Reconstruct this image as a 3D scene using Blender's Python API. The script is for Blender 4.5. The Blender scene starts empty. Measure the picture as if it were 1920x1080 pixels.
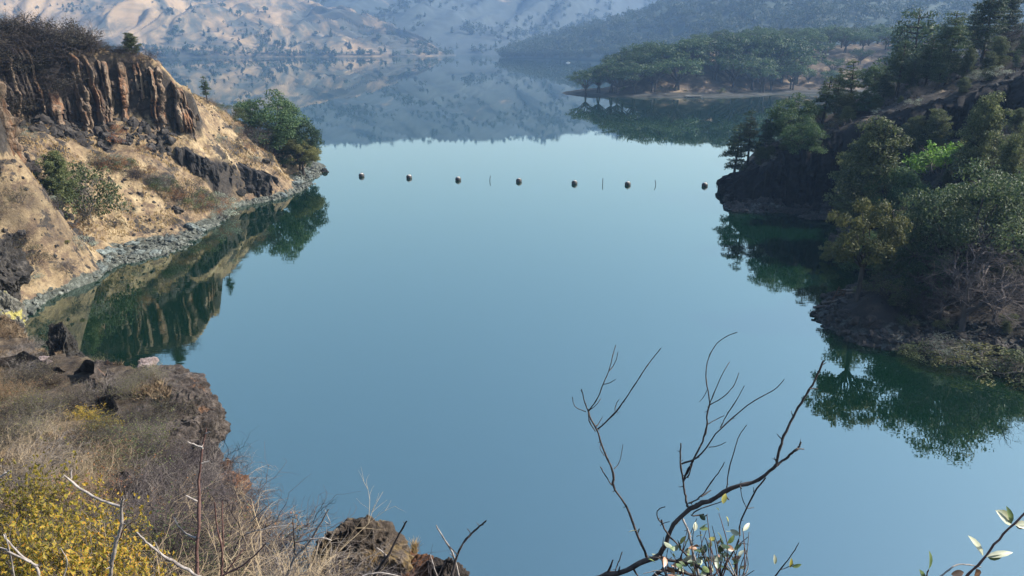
import bpy, math, random
import numpy as np
from mathutils import Vector

# ------------------------------------------------------------------ camera, sky, sun, exposure
C = bpy.context.scene.collection
SC = bpy.context.scene
CH = 26.0                      # camera height above the water
PITCH = math.radians(18.5)     # looking down
F = 1387.0                     # focal length in photo pixels (1920 wide)
cam_d = bpy.data.cameras.new('camera')
cam = bpy.data.objects.new('camera', cam_d); C.objects.link(cam)
cam.location = (0, 0, CH); cam.rotation_euler = (math.pi/2 - PITCH, 0, 0)
cam_d.sensor_width = 36; cam_d.lens = 36*F/1920; cam_d.clip_start = .05; cam_d.clip_end = 20000
SC.camera = cam
SUN_EL, SUN_AZ = math.radians(38), math.radians(86)   # azimuth clockwise from the view direction (+Y)
w = bpy.data.worlds.new('World'); SC.world = w; w.use_nodes = True
nt = w.node_tree; bg = nt.nodes['Background']
sky = nt.nodes.new('ShaderNodeTexSky'); sky.sky_type = 'NISHITA'; sky.sun_disc = False
sky.sun_elevation = SUN_EL; sky.sun_rotation = SUN_AZ
sky.air_density = 1.8; sky.dust_density = 2.0; sky.ozone_density = 4.0
nt.links.new(sky.outputs[0], bg.inputs[0]); bg.inputs[1].default_value = .10
sd = bpy.data.lights.new('sun', 'SUN'); sun = bpy.data.objects.new('sun', sd); C.objects.link(sun)
sd.energy = 5.0; sd.angle = math.radians(.5); sd.color = (1, .93, .82)
sdir = Vector((math.sin(SUN_AZ)*math.cos(SUN_EL), math.cos(SUN_AZ)*math.cos(SUN_EL), math.sin(SUN_EL)))
sun.rotation_euler = sdir.to_track_quat('Z', 'Y').to_euler(); sun.location = sdir*300
SC.view_settings.view_transform = 'Standard'; SC.view_settings.look = 'None'
SC.view_settings.exposure = 1.62; SC.view_settings.gamma = 1
SC.cycles.use_denoising = True
SC.cycles.max_bounces = 5; SC.cycles.diffuse_bounces = 2; SC.cycles.glossy_bounces = 3; SC.cycles.volume_bounces = 1

# ------------------------------------------------------------------ helpers
def pix(px, py, Y):
    """world point at forward distance Y seen at photo pixel (px, py)"""
    a = (px-960)/F; b = (540-py)/F
    d = (a, math.cos(PITCH)+b*math.sin(PITCH), -math.sin(PITCH)+b*math.cos(PITCH))
    s = Y/d[1]
    return (d[0]*s, Y, CH+d[2]*s)
def shore(px, py, z=0.):
    a = (px-960)/F; b = (540-py)/F
    d = (a, math.cos(PITCH)+b*math.sin(PITCH), -math.sin(PITCH)+b*math.cos(PITCH))
    s = (z-CH)/d[2]
    return (d[0]*s, d[1]*s, z)

def _h(i, j, k, s):
    n = (i.astype(np.int64)*73856093) ^ (j.astype(np.int64)*19349663) ^ (k.astype(np.int64)*83492791) ^ (s*2654435761)
    n = (n ^ (n >> 13))*1274126177 & 0x7fffffff
    n = (n ^ (n >> 16))*668265263 & 0x7fffffff
    return ((n ^ (n >> 15)) & 0xffff)/32767.5-1
def vnoise(x, y, z=0., seed=0):
    x = np.asarray(x, float); y = np.asarray(y, float)+0*x; z = np.asarray(z, float)+0*x
    xi, yi, zi = np.floor(x), np.floor(y), np.floor(z)
    fx, fy, fz = x-xi, y-yi, z-zi
    fx, fy, fz = [f*f*f*(f*(f*6-15)+10) for f in (fx, fy, fz)]
    r = 0
    for a in (0, 1):
        for b in (0, 1):
            for c in (0, 1):
                r = r + _h(xi+a, yi+b, zi+c, seed)*(fx if a else 1-fx)*(fy if b else 1-fy)*(fz if c else 1-fz)
    return r
def fbm(x, y, z=0., o=4, seed=0, g=.5):
    r = 0; a = 1.
    for k in range(o):
        r = r + a*vnoise(np.asarray(x)*2**k+17.3*k, np.asarray(y)*2**k-9.1*k, np.asarray(z)*2**k+5*k, seed+k); a *= g
    return r
def sst(a, b, x):
    t = np.clip((x-a)/(b-a), 0, 1); return t*t*(3-2*t)

class TPS:
    def __init__(s, pts, lam=.5):
        P = np.array(pts, float); s.c = P[:, :2]/50; n = len(P)
        K = s.k(np.linalg.norm(s.c[:, None]-s.c[None], axis=2))+lam*1e-3*np.eye(n)
        Q = np.hstack([np.ones((n, 1)), s.c])
        A = np.vstack([np.hstack([K, Q]), np.hstack([Q.T, np.zeros((3, 3))])])
        s.w = np.linalg.solve(A, np.concatenate([P[:, 2], np.zeros(3)]))
    @staticmethod
    def k(r):
        return np.where(r > 0, r*r*np.log(r+1e-12), 0)
    def __call__(s, x, y):
        x = np.asarray(x, float)/50; y = np.asarray(y, float)/50
        r = s.w[-3]+s.w[-2]*x+s.w[-1]*y
        for (cx, cy), w_ in zip(s.c, s.w[:-3]):
            r = r+w_*s.k(np.hypot(x-cx, y-cy))
        return r
def sdpoly(x, y, poly):
    """signed distance, positive inside"""
    x = np.asarray(x, float); y = np.asarray(y, float)
    d = np.full(x.shape, 1e9); ins = np.zeros(x.shape, bool); n = len(poly)
    for i in range(n):
        (ax, ay), (bx, by) = poly[i][:2], poly[(i+1) % n][:2]
        ex, ey = bx-ax, by-ay
        t = np.clip(((x-ax)*ex+(y-ay)*ey)/(ex*ex+ey*ey+1e-9), 0, 1)
        d = np.minimum(d, np.hypot(x-ax-t*ex, y-ay-t*ey))
        c = ((ay > y) != (by > y)) & (x < (bx-ax)*(y-ay)/(by-ay+1e-12)+ax)
        ins ^= c
    return np.where(ins, d, -d)

def meshobj(name, V, Fq, mat, parent=None, smooth=False, mats=None, attr=None):
    """V (n,3); Fq (m,3|4) index array, or list of polygons"""
    me = bpy.data.meshes.new(name)
    V = np.asarray(V, np.float32)
    if isinstance(Fq, np.ndarray):
        m, k = Fq.shape
        me.vertices.add(len(V)); me.vertices.foreach_set('co', V.ravel())
        me.loops.add(m*k); me.loops.foreach_set('vertex_index', Fq.astype(np.int32).ravel())
        me.polygons.add(m); me.polygons.foreach_set('loop_start', np.arange(0, m*k, k, dtype=np.int32))
        me.update(calc_edges=True)
    else:
        me.from_pydata(V.tolist(), [], Fq); me.update()
    if attr:
        for nm, arr in attr.items():
            at = me.attributes.new(nm, 'FLOAT', 'POINT'); at.data.foreach_set('value', np.asarray(arr, np.float32).ravel())
    me.polygons.foreach_set('use_smooth', np.full(len(me.polygons), smooth))
    me.materials.append(mat)
    o = bpy.data.objects.new(name, me); C.objects.link(o)
    if parent: o.parent = parent
    return o
def tag(o, label=None, cat=None, group=None, kind=None):
    if label: o['label'] = label
    if cat: o['category'] = cat
    if group: o['group'] = group
    if kind: o['kind'] = kind
    return o
def empty(name, loc=(0, 0, 0)):
    o = bpy.data.objects.new(name, None); C.objects.link(o); o.location = loc; o.empty_display_size = .3
    return o
def grid_faces(nu, nv):
    i = np.arange((nu-1)*(nv-1)); a = (i//(nv-1))*nv+i % (nv-1)
    return np.stack([a, a+nv, a+nv+1, a+1], 1)

# tubes --------------------------------------------------------------
def tube(pts, rad, sides=5):
    P = np.array(pts, float); R = np.array(rad, float); n = len(P)
    T = np.gradient(P, axis=0); T /= np.linalg.norm(T, axis=1)[:, None]+1e-9
    ref = np.array([0, 0, 1.]) if abs(T[0, 2]) < .9 else np.array([1., 0, 0])
    A = np.cross(T, ref); A /= np.linalg.norm(A, axis=1)[:, None]+1e-9
    B = np.cross(T, A)
    th = np.arange(sides)*2*math.pi/sides
    V = P[:, None]+R[:, None, None]*(np.cos(th)[None, :, None]*A[:, None]+np.sin(th)[None, :, None]*B[:, None])
    V = V.reshape(-1, 3); f = []
    for i in range(n-1):
        for j in range(sides):
            k = (j+1) % sides
            f.append((i*sides+j, i*sides+k, (i+1)*sides+k, (i+1)*sides+j))
    return V, np.array(f)
class Geo:
    def __init__(s): s.v = []; s.f = []; s.n = 0
    def add(s, V, f):
        s.v.append(np.asarray(V, float)); s.f.append(np.asarray(f)+s.n); s.n += len(V); return s
    def tube(s, pts, rad, sides=5): return s.add(*tube(pts, rad, sides))
    def obj(s, name, mat, parent=None, smooth=True):
        return meshobj(name, np.vstack(s.v), np.vstack(s.f), mat, parent, smooth)
def cards(P, N, size, rng, aspect=.62):
    """one small four-cornered leaf (or leaf clump) per point, facing N"""
    n = len(P); N = N/(np.linalg.norm(N, axis=1)[:, None]+1e-9)
    r = rng.normal(size=(n, 3)); U = np.cross(N, r); U /= np.linalg.norm(U, axis=1)[:, None]+1e-9
    Vv = np.cross(N, U); s = np.asarray(size)*np.ones(n); s = s[:, None]*rng.uniform(.6, 1.35, (n, 1))
    bend = N*s*.18
    V = np.stack([P-U*s*.5, P-Vv*s*.5*aspect-bend, P+U*s*.5, P+Vv*s*.5*aspect-bend], 1).reshape(-1, 3)
    return V, np.arange(4*n).reshape(n, 4)

# ------------------------------------------------------------------ materials
class Mat:
    def __init__(s, name, rough=.9, spec=.2):
        s.m = bpy.data.materials.new(name); s.m.use_nodes = True; s.t = s.m.node_tree
        s.b = s.t.nodes['Principled BSDF']; s.b.inputs['Roughness'].default_value = rough
        s.b.inputs['Specular IOR Level'].default_value = spec
    def n(s, ty, **k):
        x = s.t.nodes.new('ShaderNode'+ty)
        for a, v in k.items():
            if a in ('op',): x.operation = v
            else: setattr(x, a, v)
        return x
    def lk(s, a, b): s.t.links.new(a, b)
    def pos(s): return s.n('NewGeometry').outputs['Position']
    def objco(s): return s.n('TexCoord').outputs['Object']
    def map(s, co, scale): 
        m = s.n('Mapping'); s.lk(co, m.inputs[0]); m.inputs['Scale'].default_value = scale; return m.outputs[0]
    def noise(s, co, scale, detail=5, rough=.6, dist=0):
        x = s.n('TexNoise'); s.lk(co, x.inputs['Vector']); x.inputs['Scale'].default_value = scale
        x.inputs['Detail'].default_value = detail; x.inputs['Roughness'].default_value = rough; x.inputs['Distortion'].default_value = dist
        return x.outputs[0]
    def vor(s, co, scale, feat='F1', out=0):
        x = s.n('TexVoronoi', feature=feat); s.lk(co, x.inputs['Vector']); x.inputs['Scale'].default_value = scale
        return x.outputs[out]
    def ramp(s, v, stops):
        x = s.n('ValToRGB'); s.lk(v, x.inputs[0]); e = x.color_ramp.elements
        while len(e) < len(stops): e.new(.5)
        for k, (p, c) in enumerate(stops):
            e[k].position = p; e[k].color = (c, c, c, 1) if isinstance(c, (int, float)) else (*c, 1)
        return x.outputs[0]
    def math(s, op, a, b=None, c=None):
        x = s.n('Math', op=op)
        for i, v in enumerate((a, b, c)):
            if v is None: continue
            if isinstance(v, (int, float)): x.inputs[i].default_value = v
            else: s.lk(v, x.inputs[i])
        return x.outputs[0]
    def mapr(s, v, a, b, c=0., d=1.):
        x = s.n('MapRange'); s.lk(v, x.inputs[0])
        for i, q in enumerate((a, b, c, d)): x.inputs[i+1].default_value = q
        return x.outputs[0]
    def mix(s, f, a, b, mode='MIX'):
        x = s.n('Mix', data_type='RGBA', blend_type=mode)
        for i, v in ((0, f), (6, a), (7, b)):
            if isinstance(v, tuple): x.inputs[i].default_value = (*v, 1)
            elif isinstance(v, (int, float)): x.inputs[i].default_value = v
            else: s.lk(v, x.inputs[i])
        return x.outputs[2]
    def attr(s, nm): return s.n('Attribute', attribute_name=nm).outputs['Fac']
    def slope(s):
        g = s.n('NewGeometry'); x = s.n('SeparateXYZ'); s.lk(g.outputs['Normal'], x.inputs[0]); return x.outputs[2]
    def z(s):
        x = s.n('SeparateXYZ'); s.lk(s.pos(), x.inputs[0]); return x.outputs[2]
    def col(s, c, k=.41):
        if isinstance(c, tuple): c = tuple(q*k for q in c)
        elif k != 1:
            h = s.n('HueSaturation'); s.lk(c, h.inputs['Color']); h.inputs['Value'].default_value = k; h.inputs['Saturation'].default_value = 1.02; c = h.outputs[0]
        if isinstance(c, tuple): s.b.inputs['Base Color'].default_value = (*c, 1)
        else: s.lk(c, s.b.inputs['Base Color'])
        return s
    def bump(s, h, strength=.5, dist=.1):
        x = s.n('Bump'); x.inputs['Strength'].default_value = strength; x.inputs['Distance'].default_value = dist
        s.lk(h, x.inputs['Height']); s.lk(x.outputs[0], s.b.inputs['Normal']); return s
    def rnd(s): return s.n('ObjectInfo').outputs['Random']

def leaf_mat(name, c1, c2, c3=None, scale=.9, trans=.0, tips=None):
    """foliage: colour drifts between leaves, clumps and plants"""
    M = Mat(name, .65, .25)
    co = M.objco(); n1 = M.noise(co, scale, 3); n2 = M.noise(co, scale*7, 2)
    f = M.math('ADD', M.math('MULTIPLY', n1, .65), M.math('MULTIPLY', n2, .35))
    a = M.mix(M.mapr(f, .36, .64), c1, c2)
    if c3: a = M.mix(M.mapr(M.noise(co, scale*13, 1), .55, .68), a, c3)
    hv = M.n('HueSaturation'); M.lk(a, hv.inputs['Color'])
    M.lk(M.mapr(M.rnd(), 0, 1, .58, 1.42), hv.inputs['Value']); M.lk(M.mapr(M.rnd(), 0, 1, .51, .485), hv.inputs['Hue'])
    M.col(hv.outputs[0], .62)
    tr = M.n('BsdfTranslucent'); M.lk(hv.outputs[0], tr.inputs[0]); mx = M.n('MixShader'); mx.inputs[0].default_value = .3
    M.lk(M.b.outputs[0], mx.inputs[1]); M.lk(tr.outputs[0], mx.inputs[2]); M.lk(mx.outputs[0], M.t.nodes['Material Output'].inputs[0])
    return M.m

# ================================================================== WATER
M = Mat('lake_water', .0, .5)
co = M.pos()
M.b.inputs['IOR'].default_value = 3.4
M.b.inputs['Specular Tint'].default_value = (.86, 1, .97, 1)
M.col((.0012, .0085, .0045), 1)
yy = M.n('SeparateXYZ'); M.lk(co, yy.inputs[0])
far = M.mapr(yy.outputs[1], 1080, 1180)
M.lk(M.math('ADD', M.math('MULTIPLY', far, .10), M.math('MULTIPLY', M.ramp(M.noise(M.map(co, (.006, .03, 1)), 1., 3), [(.56, 0), (.7, 1)]), .02)), M.b.inputs['Roughness'])
h1 = M.noise(M.map(co, (.35, .9, 1)), 1., 3, .5)
h2 = M.noise(M.map(co, (2.2, 3.5, 1)), 1., 2, .5)
h = M.math('ADD', h1, M.math('MULTIPLY', h2, .12))
M.bump(M.math('MULTIPLY', h, M.mapr(yy.outputs[1], 40, 260, 1., .12)), .16, .03)
WATER = M.m
n = 40
xs = np.linspace(-2600, 2600, n); ys = np.linspace(-150, 2400, n)
X, Y = np.meshgrid(xs, ys, indexing='ij')
tag(meshobj('water', np.stack([X, Y, 0*X], 2).reshape(-1, 3), grid_faces(n, n), WATER), 'calm teal reservoir water mirroring the hills', kind='structure')

# bed of the lake and everything farther out: one ground sheet under it all
Mg = Mat('lake_bed_soil'); Mg.col(Mg.mix(Mg.noise(Mg.pos(), .05), (.10, .08, .05), (.16, .13, .08)))
X, Y = np.meshgrid(np.linspace(-4200, 4200, n), np.linspace(-300, 4400, n), indexing='ij')
tag(meshobj('ground', np.stack([X, Y, 0*X-9], 2).reshape(-1, 3), grid_faces(n, n), Mg.m), kind='structure')

# ================================================================== LEFT BANK
def shore_pts(lst): return [shore(*p) for p in lst]
L_shore = shore_pts([(60, 585), (130, 545), (200, 508), (270, 488), (330, 468), (400, 425), (425, 393), (490, 380), (540, 368), (585, 345), (604, 326)])
L_pts = [(-45, 30, -1), (-46, 45, 0), (-47, 60, 0)] + L_shore + [(-41, 162, 0), (-50, 172, 0), (-62, 180, 0), (-80, 186, 0), (-110, 190, 0), (-150, 190, 0),
    (-34, 60, -4), (-34, 90, -4), (-34, 115, -4), (-32, 140, -4), (-32, 160, -4), (-45, 182, -4), (-80, 200, -4), (-130, 205, -4)]
L_low = TPS(L_pts+[
    pix(60, 470, 76), pix(0, 470, 74), pix(0, 380, 80), pix(100, 400, 86), pix(200, 400, 96), pix(250, 440, 95), pix(300, 380, 103), pix(380, 370, 112),
    pix(0, 300, 86), pix(60, 270, 97), pix(130, 265, 105), pix(200, 290, 107), pix(200, 340, 100), pix(120, 330, 95), pix(30, 282, 83), pix(0, 290, 79),
    pix(260, 222, 117), pix(300, 214, 120), pix(345, 222, 121), pix(255, 300, 108), pix(300, 330, 108), pix(345, 345, 111), pix(395, 368, 114),
    pix(385, 197, 136), pix(430, 215, 141), pix(470, 250, 142), pix(520, 290, 146), pix(560, 305, 150), pix(540, 330, 142), pix(590, 320, 153),
    pix(346, 180, 126), (-66, 140, 14), (-75, 155, 11), (-95, 160, 12), (-110, 140, 15), (-130, 120, 16), (-100, 110, 15), (-80, 98, 14), (-70, 84, 14.5), (-75, 70, 15), (-100, 80, 18), (-60, 55, 10), (-90, 50, 14), (-60, 40, 8)])
# plateau above the main cliff
capA = [(-49.5, 120), (-53.5, 117.2), (-58, 116), (-62, 114.5), (-64.5, 111), (-68.5, 109), (-71, 105), (-73, 101), (-76.5, 98), (-74, 94), (-66, 89), (-60, 86), (-55.4, 84), (-54.6, 80.5), (-56, 75), (-62, 68),
        (-80, 60), (-130, 60), (-150, 110), (-130, 150), (-90, 150), (-70, 142), (-58, 132), (-51, 126)]
A_top = TPS([pix(345, 172, 121), pix(332, 150, 119), pix(300, 112, 118), pix(250, 100, 117), pix(200, 98, 113), pix(150, 94, 110), pix(60, 84, 101), pix(0, 86, 97), pix(20, 125, 84), pix(40, 160, 83), pix(0, 118, 79),
    (-57, 128, 17), (-70, 130, 22), (-80, 120, 24), (-90, 105, 24.5), (-85, 85, 24.5), (-65, 76, 24), (-80, 66, 22), (-120, 70, 25), (-130, 110, 25), (-110, 140, 22), (-80, 142, 17)])
# lower outcrop: region of higher ground behind the lower cliff
capB_line = [pix(255, 262, 113.5)[:2], pix(300, 290, 113)[:2], pix(345, 330, 114)[:2], pix(395, 362, 116)[:2], pix(440, 378, 120.5)[:2], pix(490, 372, 124.5)[:2], pix(535, 360, 130)[:2]]
capB = capB_line+[(-41.5, 136), (-46, 146), (-60, 140), (-64, 122)]
B_in = TPS(L_pts[10:]+[pix(250, 246, 115), pix(290, 252, 115.5), pix(330, 264, 116), pix(370, 284, 117), pix(400, 300, 119), pix(440, 304, 123), pix(460, 306, 125.5), pix(490, 320, 127.5), pix(520, 338, 131.5), pix(540, 352, 134),
    pix(260, 222, 118), pix(300, 214, 120.5), pix(345, 222, 121.5), pix(390, 250, 123.5), pix(440, 280, 128), pix(480, 300, 132),
    pix(385, 197, 136), pix(430, 215, 141), pix(470, 250, 142), pix(520, 290, 146), pix(560, 305, 150), (-66, 140, 14)])
def zL(x, y, detail=True):
    b = L_low(x, y)
    sB = sdpoly(x, y, capB)
    tB = sst(-.1, 1.3, sB); b = b*(1-tB)+np.maximum(B_in(x, y), b)*tB
    sA = sdpoly(x, y, capA)
    t = sst(-.2, 1.2, sA)
    z = b*(1-t)+np.maximum(A_top(x, y), b)*t
    if detail:
        m = sst(.2, 1.5, z)
        z = z+m*(.9*fbm(x/8, y/8, 0, 5, 3)+.40*fbm(x/1.8, y/1.8, 0, 4, 11))+(1-m)*.25*fbm(x/1.3, y/1.3, 0, 3, 15)
        # worn rills running down to the water
        z = z-m*.55*(1-np.abs(fbm(y/5.5+x/30, x/26, 0, 3, 21)))**3
    return z
def hf(name, fn, x0, x1, y0, y1, step, mat, label):
    nx = int((x1-x0)/step)+1; ny = int((y1-y0)/step)+1
    X, Y = np.meshgrid(np.linspace(x0, x1, nx), np.linspace(y0, y1, ny), indexing='ij')
    Z = fn(X.ravel(), Y.ravel())
    ids = grid_faces(nx, ny)
    zf = Z[ids].max(1); ids = ids[zf > -2.2]
    used = np.unique(ids); rm = np.full(nx*ny, -1); rm[used] = np.arange(len(used))
    V = np.stack([X.ravel(), Y.ravel(), Z], 1)[used]
    return tag(meshobj(name, V, rm[ids], mat, smooth=True), label, kind='structure')

def rock_color(M, co, lo, mid, hi, warm=None, s=1.):
    n = M.noise(co, .9*s, 8, .68)
    c = M.ramp(n, [(.32, lo), (.5, mid), (.68, hi)])
    if warm: c = M.mix(M.ramp(M.noise(co, .33*s, 4), [(.52, 0), (.64, 1)]), c, warm)
    return c
# dry grass, soil and dark rock
M = Mat('dry_grass_slope'); co = M.pos()
g = M.ramp(M.noise(co, .55, 9, .7), [(.30, (.17, .11, .07)), (.44, (.36, .26, .155)), (.58, (.58, .44, .26)), (.75, (.76, .64, .44))])
g = M.mix(M.ramp(M.noise(co, .12, 3), [(.42, 0), (.6, 1)]), g, M.ramp(M.noise(co, 2.3, 6, .7), [(.3, (.12, .085, .055)), (.55, (.34, .24, .145)), (.7, (.50, .38, .24))]))
dk = M.ramp(M.noise(co, 1.3, 8, .75), [(.3, (.012, .011, .011)), (.6, (.09, .075, .065)), (.75, (.2, .17, .14))])
rm_ = M.ramp(M.noise(co, .28, 9, .76), [(.53, 0), (.57, 1)])
st = M.ramp(M.slope(), [(.22, 1), (.40, 0)])
g = M.mix(M.ramp(M.noise(co, .9, 6, .7), [(.50, 0), (.60, .75)]), g, (.15, .10, .075))
c = M.mix(M.math('MAXIMUM', rm_, st), g, dk)
pale = M.ramp(M.noise(co, 1.9, 8, .75), [(.36, (.02, .024, .02)), (.52, (.12, .13, .11)), (.68, (.34, .35, .31))])
zz = M.math('ADD', M.z(), M.math('MULTIPLY', M.noise(co, .4, 4), -2.4))
c = M.mix(M.ramp(M.mapr(zz, -2, 2), [(.39, 1), (.44, 0)]), c, pale)
M.col(c); M.bump(M.noise(co, 2.2, 10, .75), .9, .35)
SLOPE = M.m
hf('hillside', zL, -135, -31, 38, 200, .33, SLOPE, 'dry golden grass hillside on the left bank')

# cliffs: columnar basalt sheets
def cliff(name, line, ground, mat, label, out=1., colw=1.2, seed=0, foot=1.2, amp=1., topdrop=0., leg=None, du=.22, dv=.22, lift=.4):
    P = np.array([p[:2] for p in line], float)
    # rounded, evenly resampled line
    for _ in range(2):
        Q = [P[0]]
        for a, b in zip(P[:-1], P[1:]): Q += [a*.75+b*.25, a*.25+b*.75]
        P = np.array(Q+[P[-1]])
    d = np.r_[0, np.cumsum(np.linalg.norm(np.diff(P, axis=0), axis=1))]
    nu = int(d[-1]/du); u = np.linspace(0, d[-1], nu)
    lx, ly = np.interp(u, d, P[:, 0]), np.interp(u, d, P[:, 1])
    tx, ty = np.gradient(lx), np.gradient(ly); L = np.hypot(tx, ty); nx, ny = ty/L, -tx/L   # outward = right of travel
    nx = nx*out; ny = ny*out
    k = 9; kern = np.ones(k)/k
    nx = np.convolve(np.pad(nx, k//2, 'edge'), kern, 'valid'); ny = np.convolve(np.pad(ny, k//2, 'edge'), kern, 'valid')
    zf = ground(lx+nx*1.6, ly+ny*1.6, False)-foot; zt = ground(lx-nx*1.8, ly-ny*1.8, False)+lift
    zt = np.maximum(zt, zf+.5)+.5*fbm(u/3, 0*u, 0, 3, seed+9)
    hmax = (zt-zf).max(); nv = max(8, int(hmax/dv)); v = np.linspace(0, 1, nv)
    U, Vv = np.meshgrid(np.arange(nu), v, indexing='ij')
    uu = u[U]; Z = zf[U]+(zt-zf)[U]*Vv
    rng = np.random.default_rng(seed)
    nc = int(d[-1]/colw*1.8)+6; cen = np.cumsum(rng.uniform(.4, 1.1, nc)*rng.uniform(.5, 1.9, nc)*colw)-2
    off = rng.uniform(0, 1, len(cen)); top = rng.uniform(.55, 1.3, len(cen)); bot = rng.uniform(-.4, .35, len(cen))
    uw = uu+.35*fbm(uu/4, Z/3, 0, 2, seed+1)
    idx = np.clip(np.searchsorted(cen, uw), 1, len(cen)-1); lo, hi = cen[idx-1], cen[idx]
    t = (uw-lo)/(hi-lo); rnd = np.minimum(1, 1.7*(1-np.abs(2*t-1)))
    blk = _h(idx, np.floor(Z/1.15+off[idx]*3), 0*idx, seed+6)*.5+.5
    D = amp*(.45*rnd+1.15*off[idx]+.38*blk-.75)
    D = D-amp*.9*sst(-.03, .05, Vv-top[idx]) + amp*.5*sst(.05, -.05, Vv-bot[idx])
    D = D+amp*(1.15*fbm(uu/5, Z/7, 0, 3, seed+2)+.34*fbm(uu/.9, Z/1.1, 0, 4, seed+4))
    # narrow dark joints
    D = D-amp*.8*sst(.90, 1., np.abs(2*t-1))
    roll = sst(.86, 1., Vv); D = D*(1-.6*roll)-roll*2.2+.5*sst(.25, 0, Vv)
    e = np.minimum(U, nu-1-U)/8.; D = D-2.*np.clip(1-e, 0, 1)
    X = lx[U]+nx[U]*D; Yy = ly[U]+ny[U]*D
    Z = Z+.25*amp*fbm(uu/1.1, Z/1.4, 3, 2, seed+7)
    V3 = np.stack([X, Yy, Z], 2).reshape(-1, 3)
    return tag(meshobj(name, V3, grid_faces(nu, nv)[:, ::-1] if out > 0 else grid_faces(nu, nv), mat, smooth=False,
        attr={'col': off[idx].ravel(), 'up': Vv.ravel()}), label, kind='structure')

M = Mat('columnar_basalt', .9); co = M.pos()
vs = M.map(co, (1.6, 1.6, .22))
c = M.ramp(M.noise(vs, 1.0, 8, .7), [(.30, (.05, .042, .04)), (.46, (.20, .14, .10)), (.58, (.42, .31, .22)), (.74, (.60, .50, .40))])
c = M.mix(M.ramp(M.noise(M.map(co, (.5, .5, .12)), 1.0, 5, .6), [(.54, 0), (.64, .8)]), c, M.ramp(M.noise(vs, 1.7, 6, .7), [(.35, (.10, .045, .025)), (.6, (.50, .24, .12))]))
c = M.mix(M.ramp(M.attr('col'), [(.0, .8), (.22, .6), (.34, 0)]), c, (.045, .04, .04))  # set-back columns painted darker, recess shade put into the rock colour
c = M.mix(M.ramp(M.noise(co, .25, 7, .7), [(.57, 0), (.66, .8)]), c, (.04, .036, .034))
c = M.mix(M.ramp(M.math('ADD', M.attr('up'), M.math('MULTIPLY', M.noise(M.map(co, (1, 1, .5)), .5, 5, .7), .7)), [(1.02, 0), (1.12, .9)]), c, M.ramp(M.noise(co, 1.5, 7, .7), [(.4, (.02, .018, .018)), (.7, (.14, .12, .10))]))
M.col(c); M.bump(M.noise(M.map(co, (2, 2, .7)), 2.0, 10, .75), 1., .35)
BASALT = M.m
M = Mat('dark_basalt', .92); co = M.pos()
c = M.ramp(M.noise(M.map(co, (1.5, 1.5, .5)), 1.2, 9, .75), [(.34, (.012, .011, .012)), (.54, (.05, .045, .045)), (.66, (.16, .14, .12)), (.78, (.36, .33, .28))])
M.col(c); M.bump(M.noise(co, 2.4, 10, .8), 1., .4)
DARK = M.m
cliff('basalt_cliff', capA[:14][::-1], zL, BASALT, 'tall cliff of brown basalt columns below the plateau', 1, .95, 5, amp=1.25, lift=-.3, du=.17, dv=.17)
cliff('dark_rock_face', capB_line, zL, DARK, 'dark broken rock face at the waterline of the left bank', 1, .9, 8, amp=.8, foot=1.5)

# ================================================================== RIGHT BANK
R_shore = [(48, 30, 0), (45, 44, 0), (42.5, 50, 0)]+shore_pts([(1900, 705), (1800, 684), (1700, 664), (1620, 645), (1560, 622), (1535, 597), (1545, 570), (1600, 545)])+\
    [(44, 82, 0), (50.5, 90, 0), (53, 100, 0), (52, 108, 0)]+shore_pts([(1570, 412), (1500, 402), (1440, 398), (1380, 398), (1366, 375), (1356, 352)])+[(42, 143, 0), (52, 150, 0), (66, 156, 0), (90, 160, 0), (130, 168, 0)]
R_out = [(34, 30, -4), (30, 50, -4), (22, 66, -3.5), (24, 80, -3.5), (33, 88, -3.5), (40, 98, -3), (36, 110, -3.5), (28, 122, -4), (29, 140, -4), (42, 158, -4), (66, 170, -4), (110, 182, -4)]
R_low = TPS(R_shore+R_out+[
    pix(1640, 548, 66.5), pix(1700, 600, 65.5), pix(1720, 520, 70), pix(1800, 600, 64), pix(1900, 610, 62), pix(1800, 500, 70), pix(1900, 500, 69), pix(1900, 400, 75), pix(1800, 400, 78), pix(1850, 320, 82), pix(1720, 420, 82),
    pix(1640, 470, 86), pix(1700, 360, 94), pix(1660, 400, 98), pix(1900, 300, 88), pix(1780, 310, 97), pix(1620, 400, 106), 
    pix(1900, 260, 102), pix(1800, 270, 106), pix(1700, 320, 108), (70, 65, 17), (70, 50, 17), (90, 60, 30), (95, 80, 30), (90, 100, 24), (60, 40, 12), (120, 60, 42), (120, 100, 38), (65, 125, 14), (60, 140, 9), (45, 130, 4), (90, 130, 18), (120, 140, 20)])
capR_line = [pix(1362, 349, 137)[:2], pix(1376, 380, 128)[:2], pix(1392, 390, 121)[:2], pix(1440, 385, 119.5)[:2], pix(1500, 385, 118.5)[:2], pix(1570, 380, 116)[:2], pix(1640, 370, 114.5)[:2], pix(1720, 340, 112)[:2], pix(1800, 300, 110)[:2], pix(1900, 270, 106)[:2], (98, 96)]
capR = capR_line+[(140, 90), (140, 150), (100, 150), (70, 146), (52, 143), (43, 140)]
R_top = TPS([pix(1365, 346, 137), pix(1378, 356, 128), pix(1394, 345, 122), pix(1400, 316, 131), pix(1420, 318, 121.5), pix(1455, 294, 121), pix(1500, 272, 122), pix(1560, 232, 128), pix(1620, 205, 128), pix(1700, 182, 126), pix(1780, 158, 122), pix(1850, 136, 120), pix(1920, 122, 117),
    pix(1500, 250, 140), pix(1600, 205, 142), pix(1700, 170, 142), pix(1800, 130, 140), pix(1900, 95, 138), (130, 110, 34), (130, 150, 28), (42, 138, 3), (60, 145, 8), (100, 148, 20)])
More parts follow.
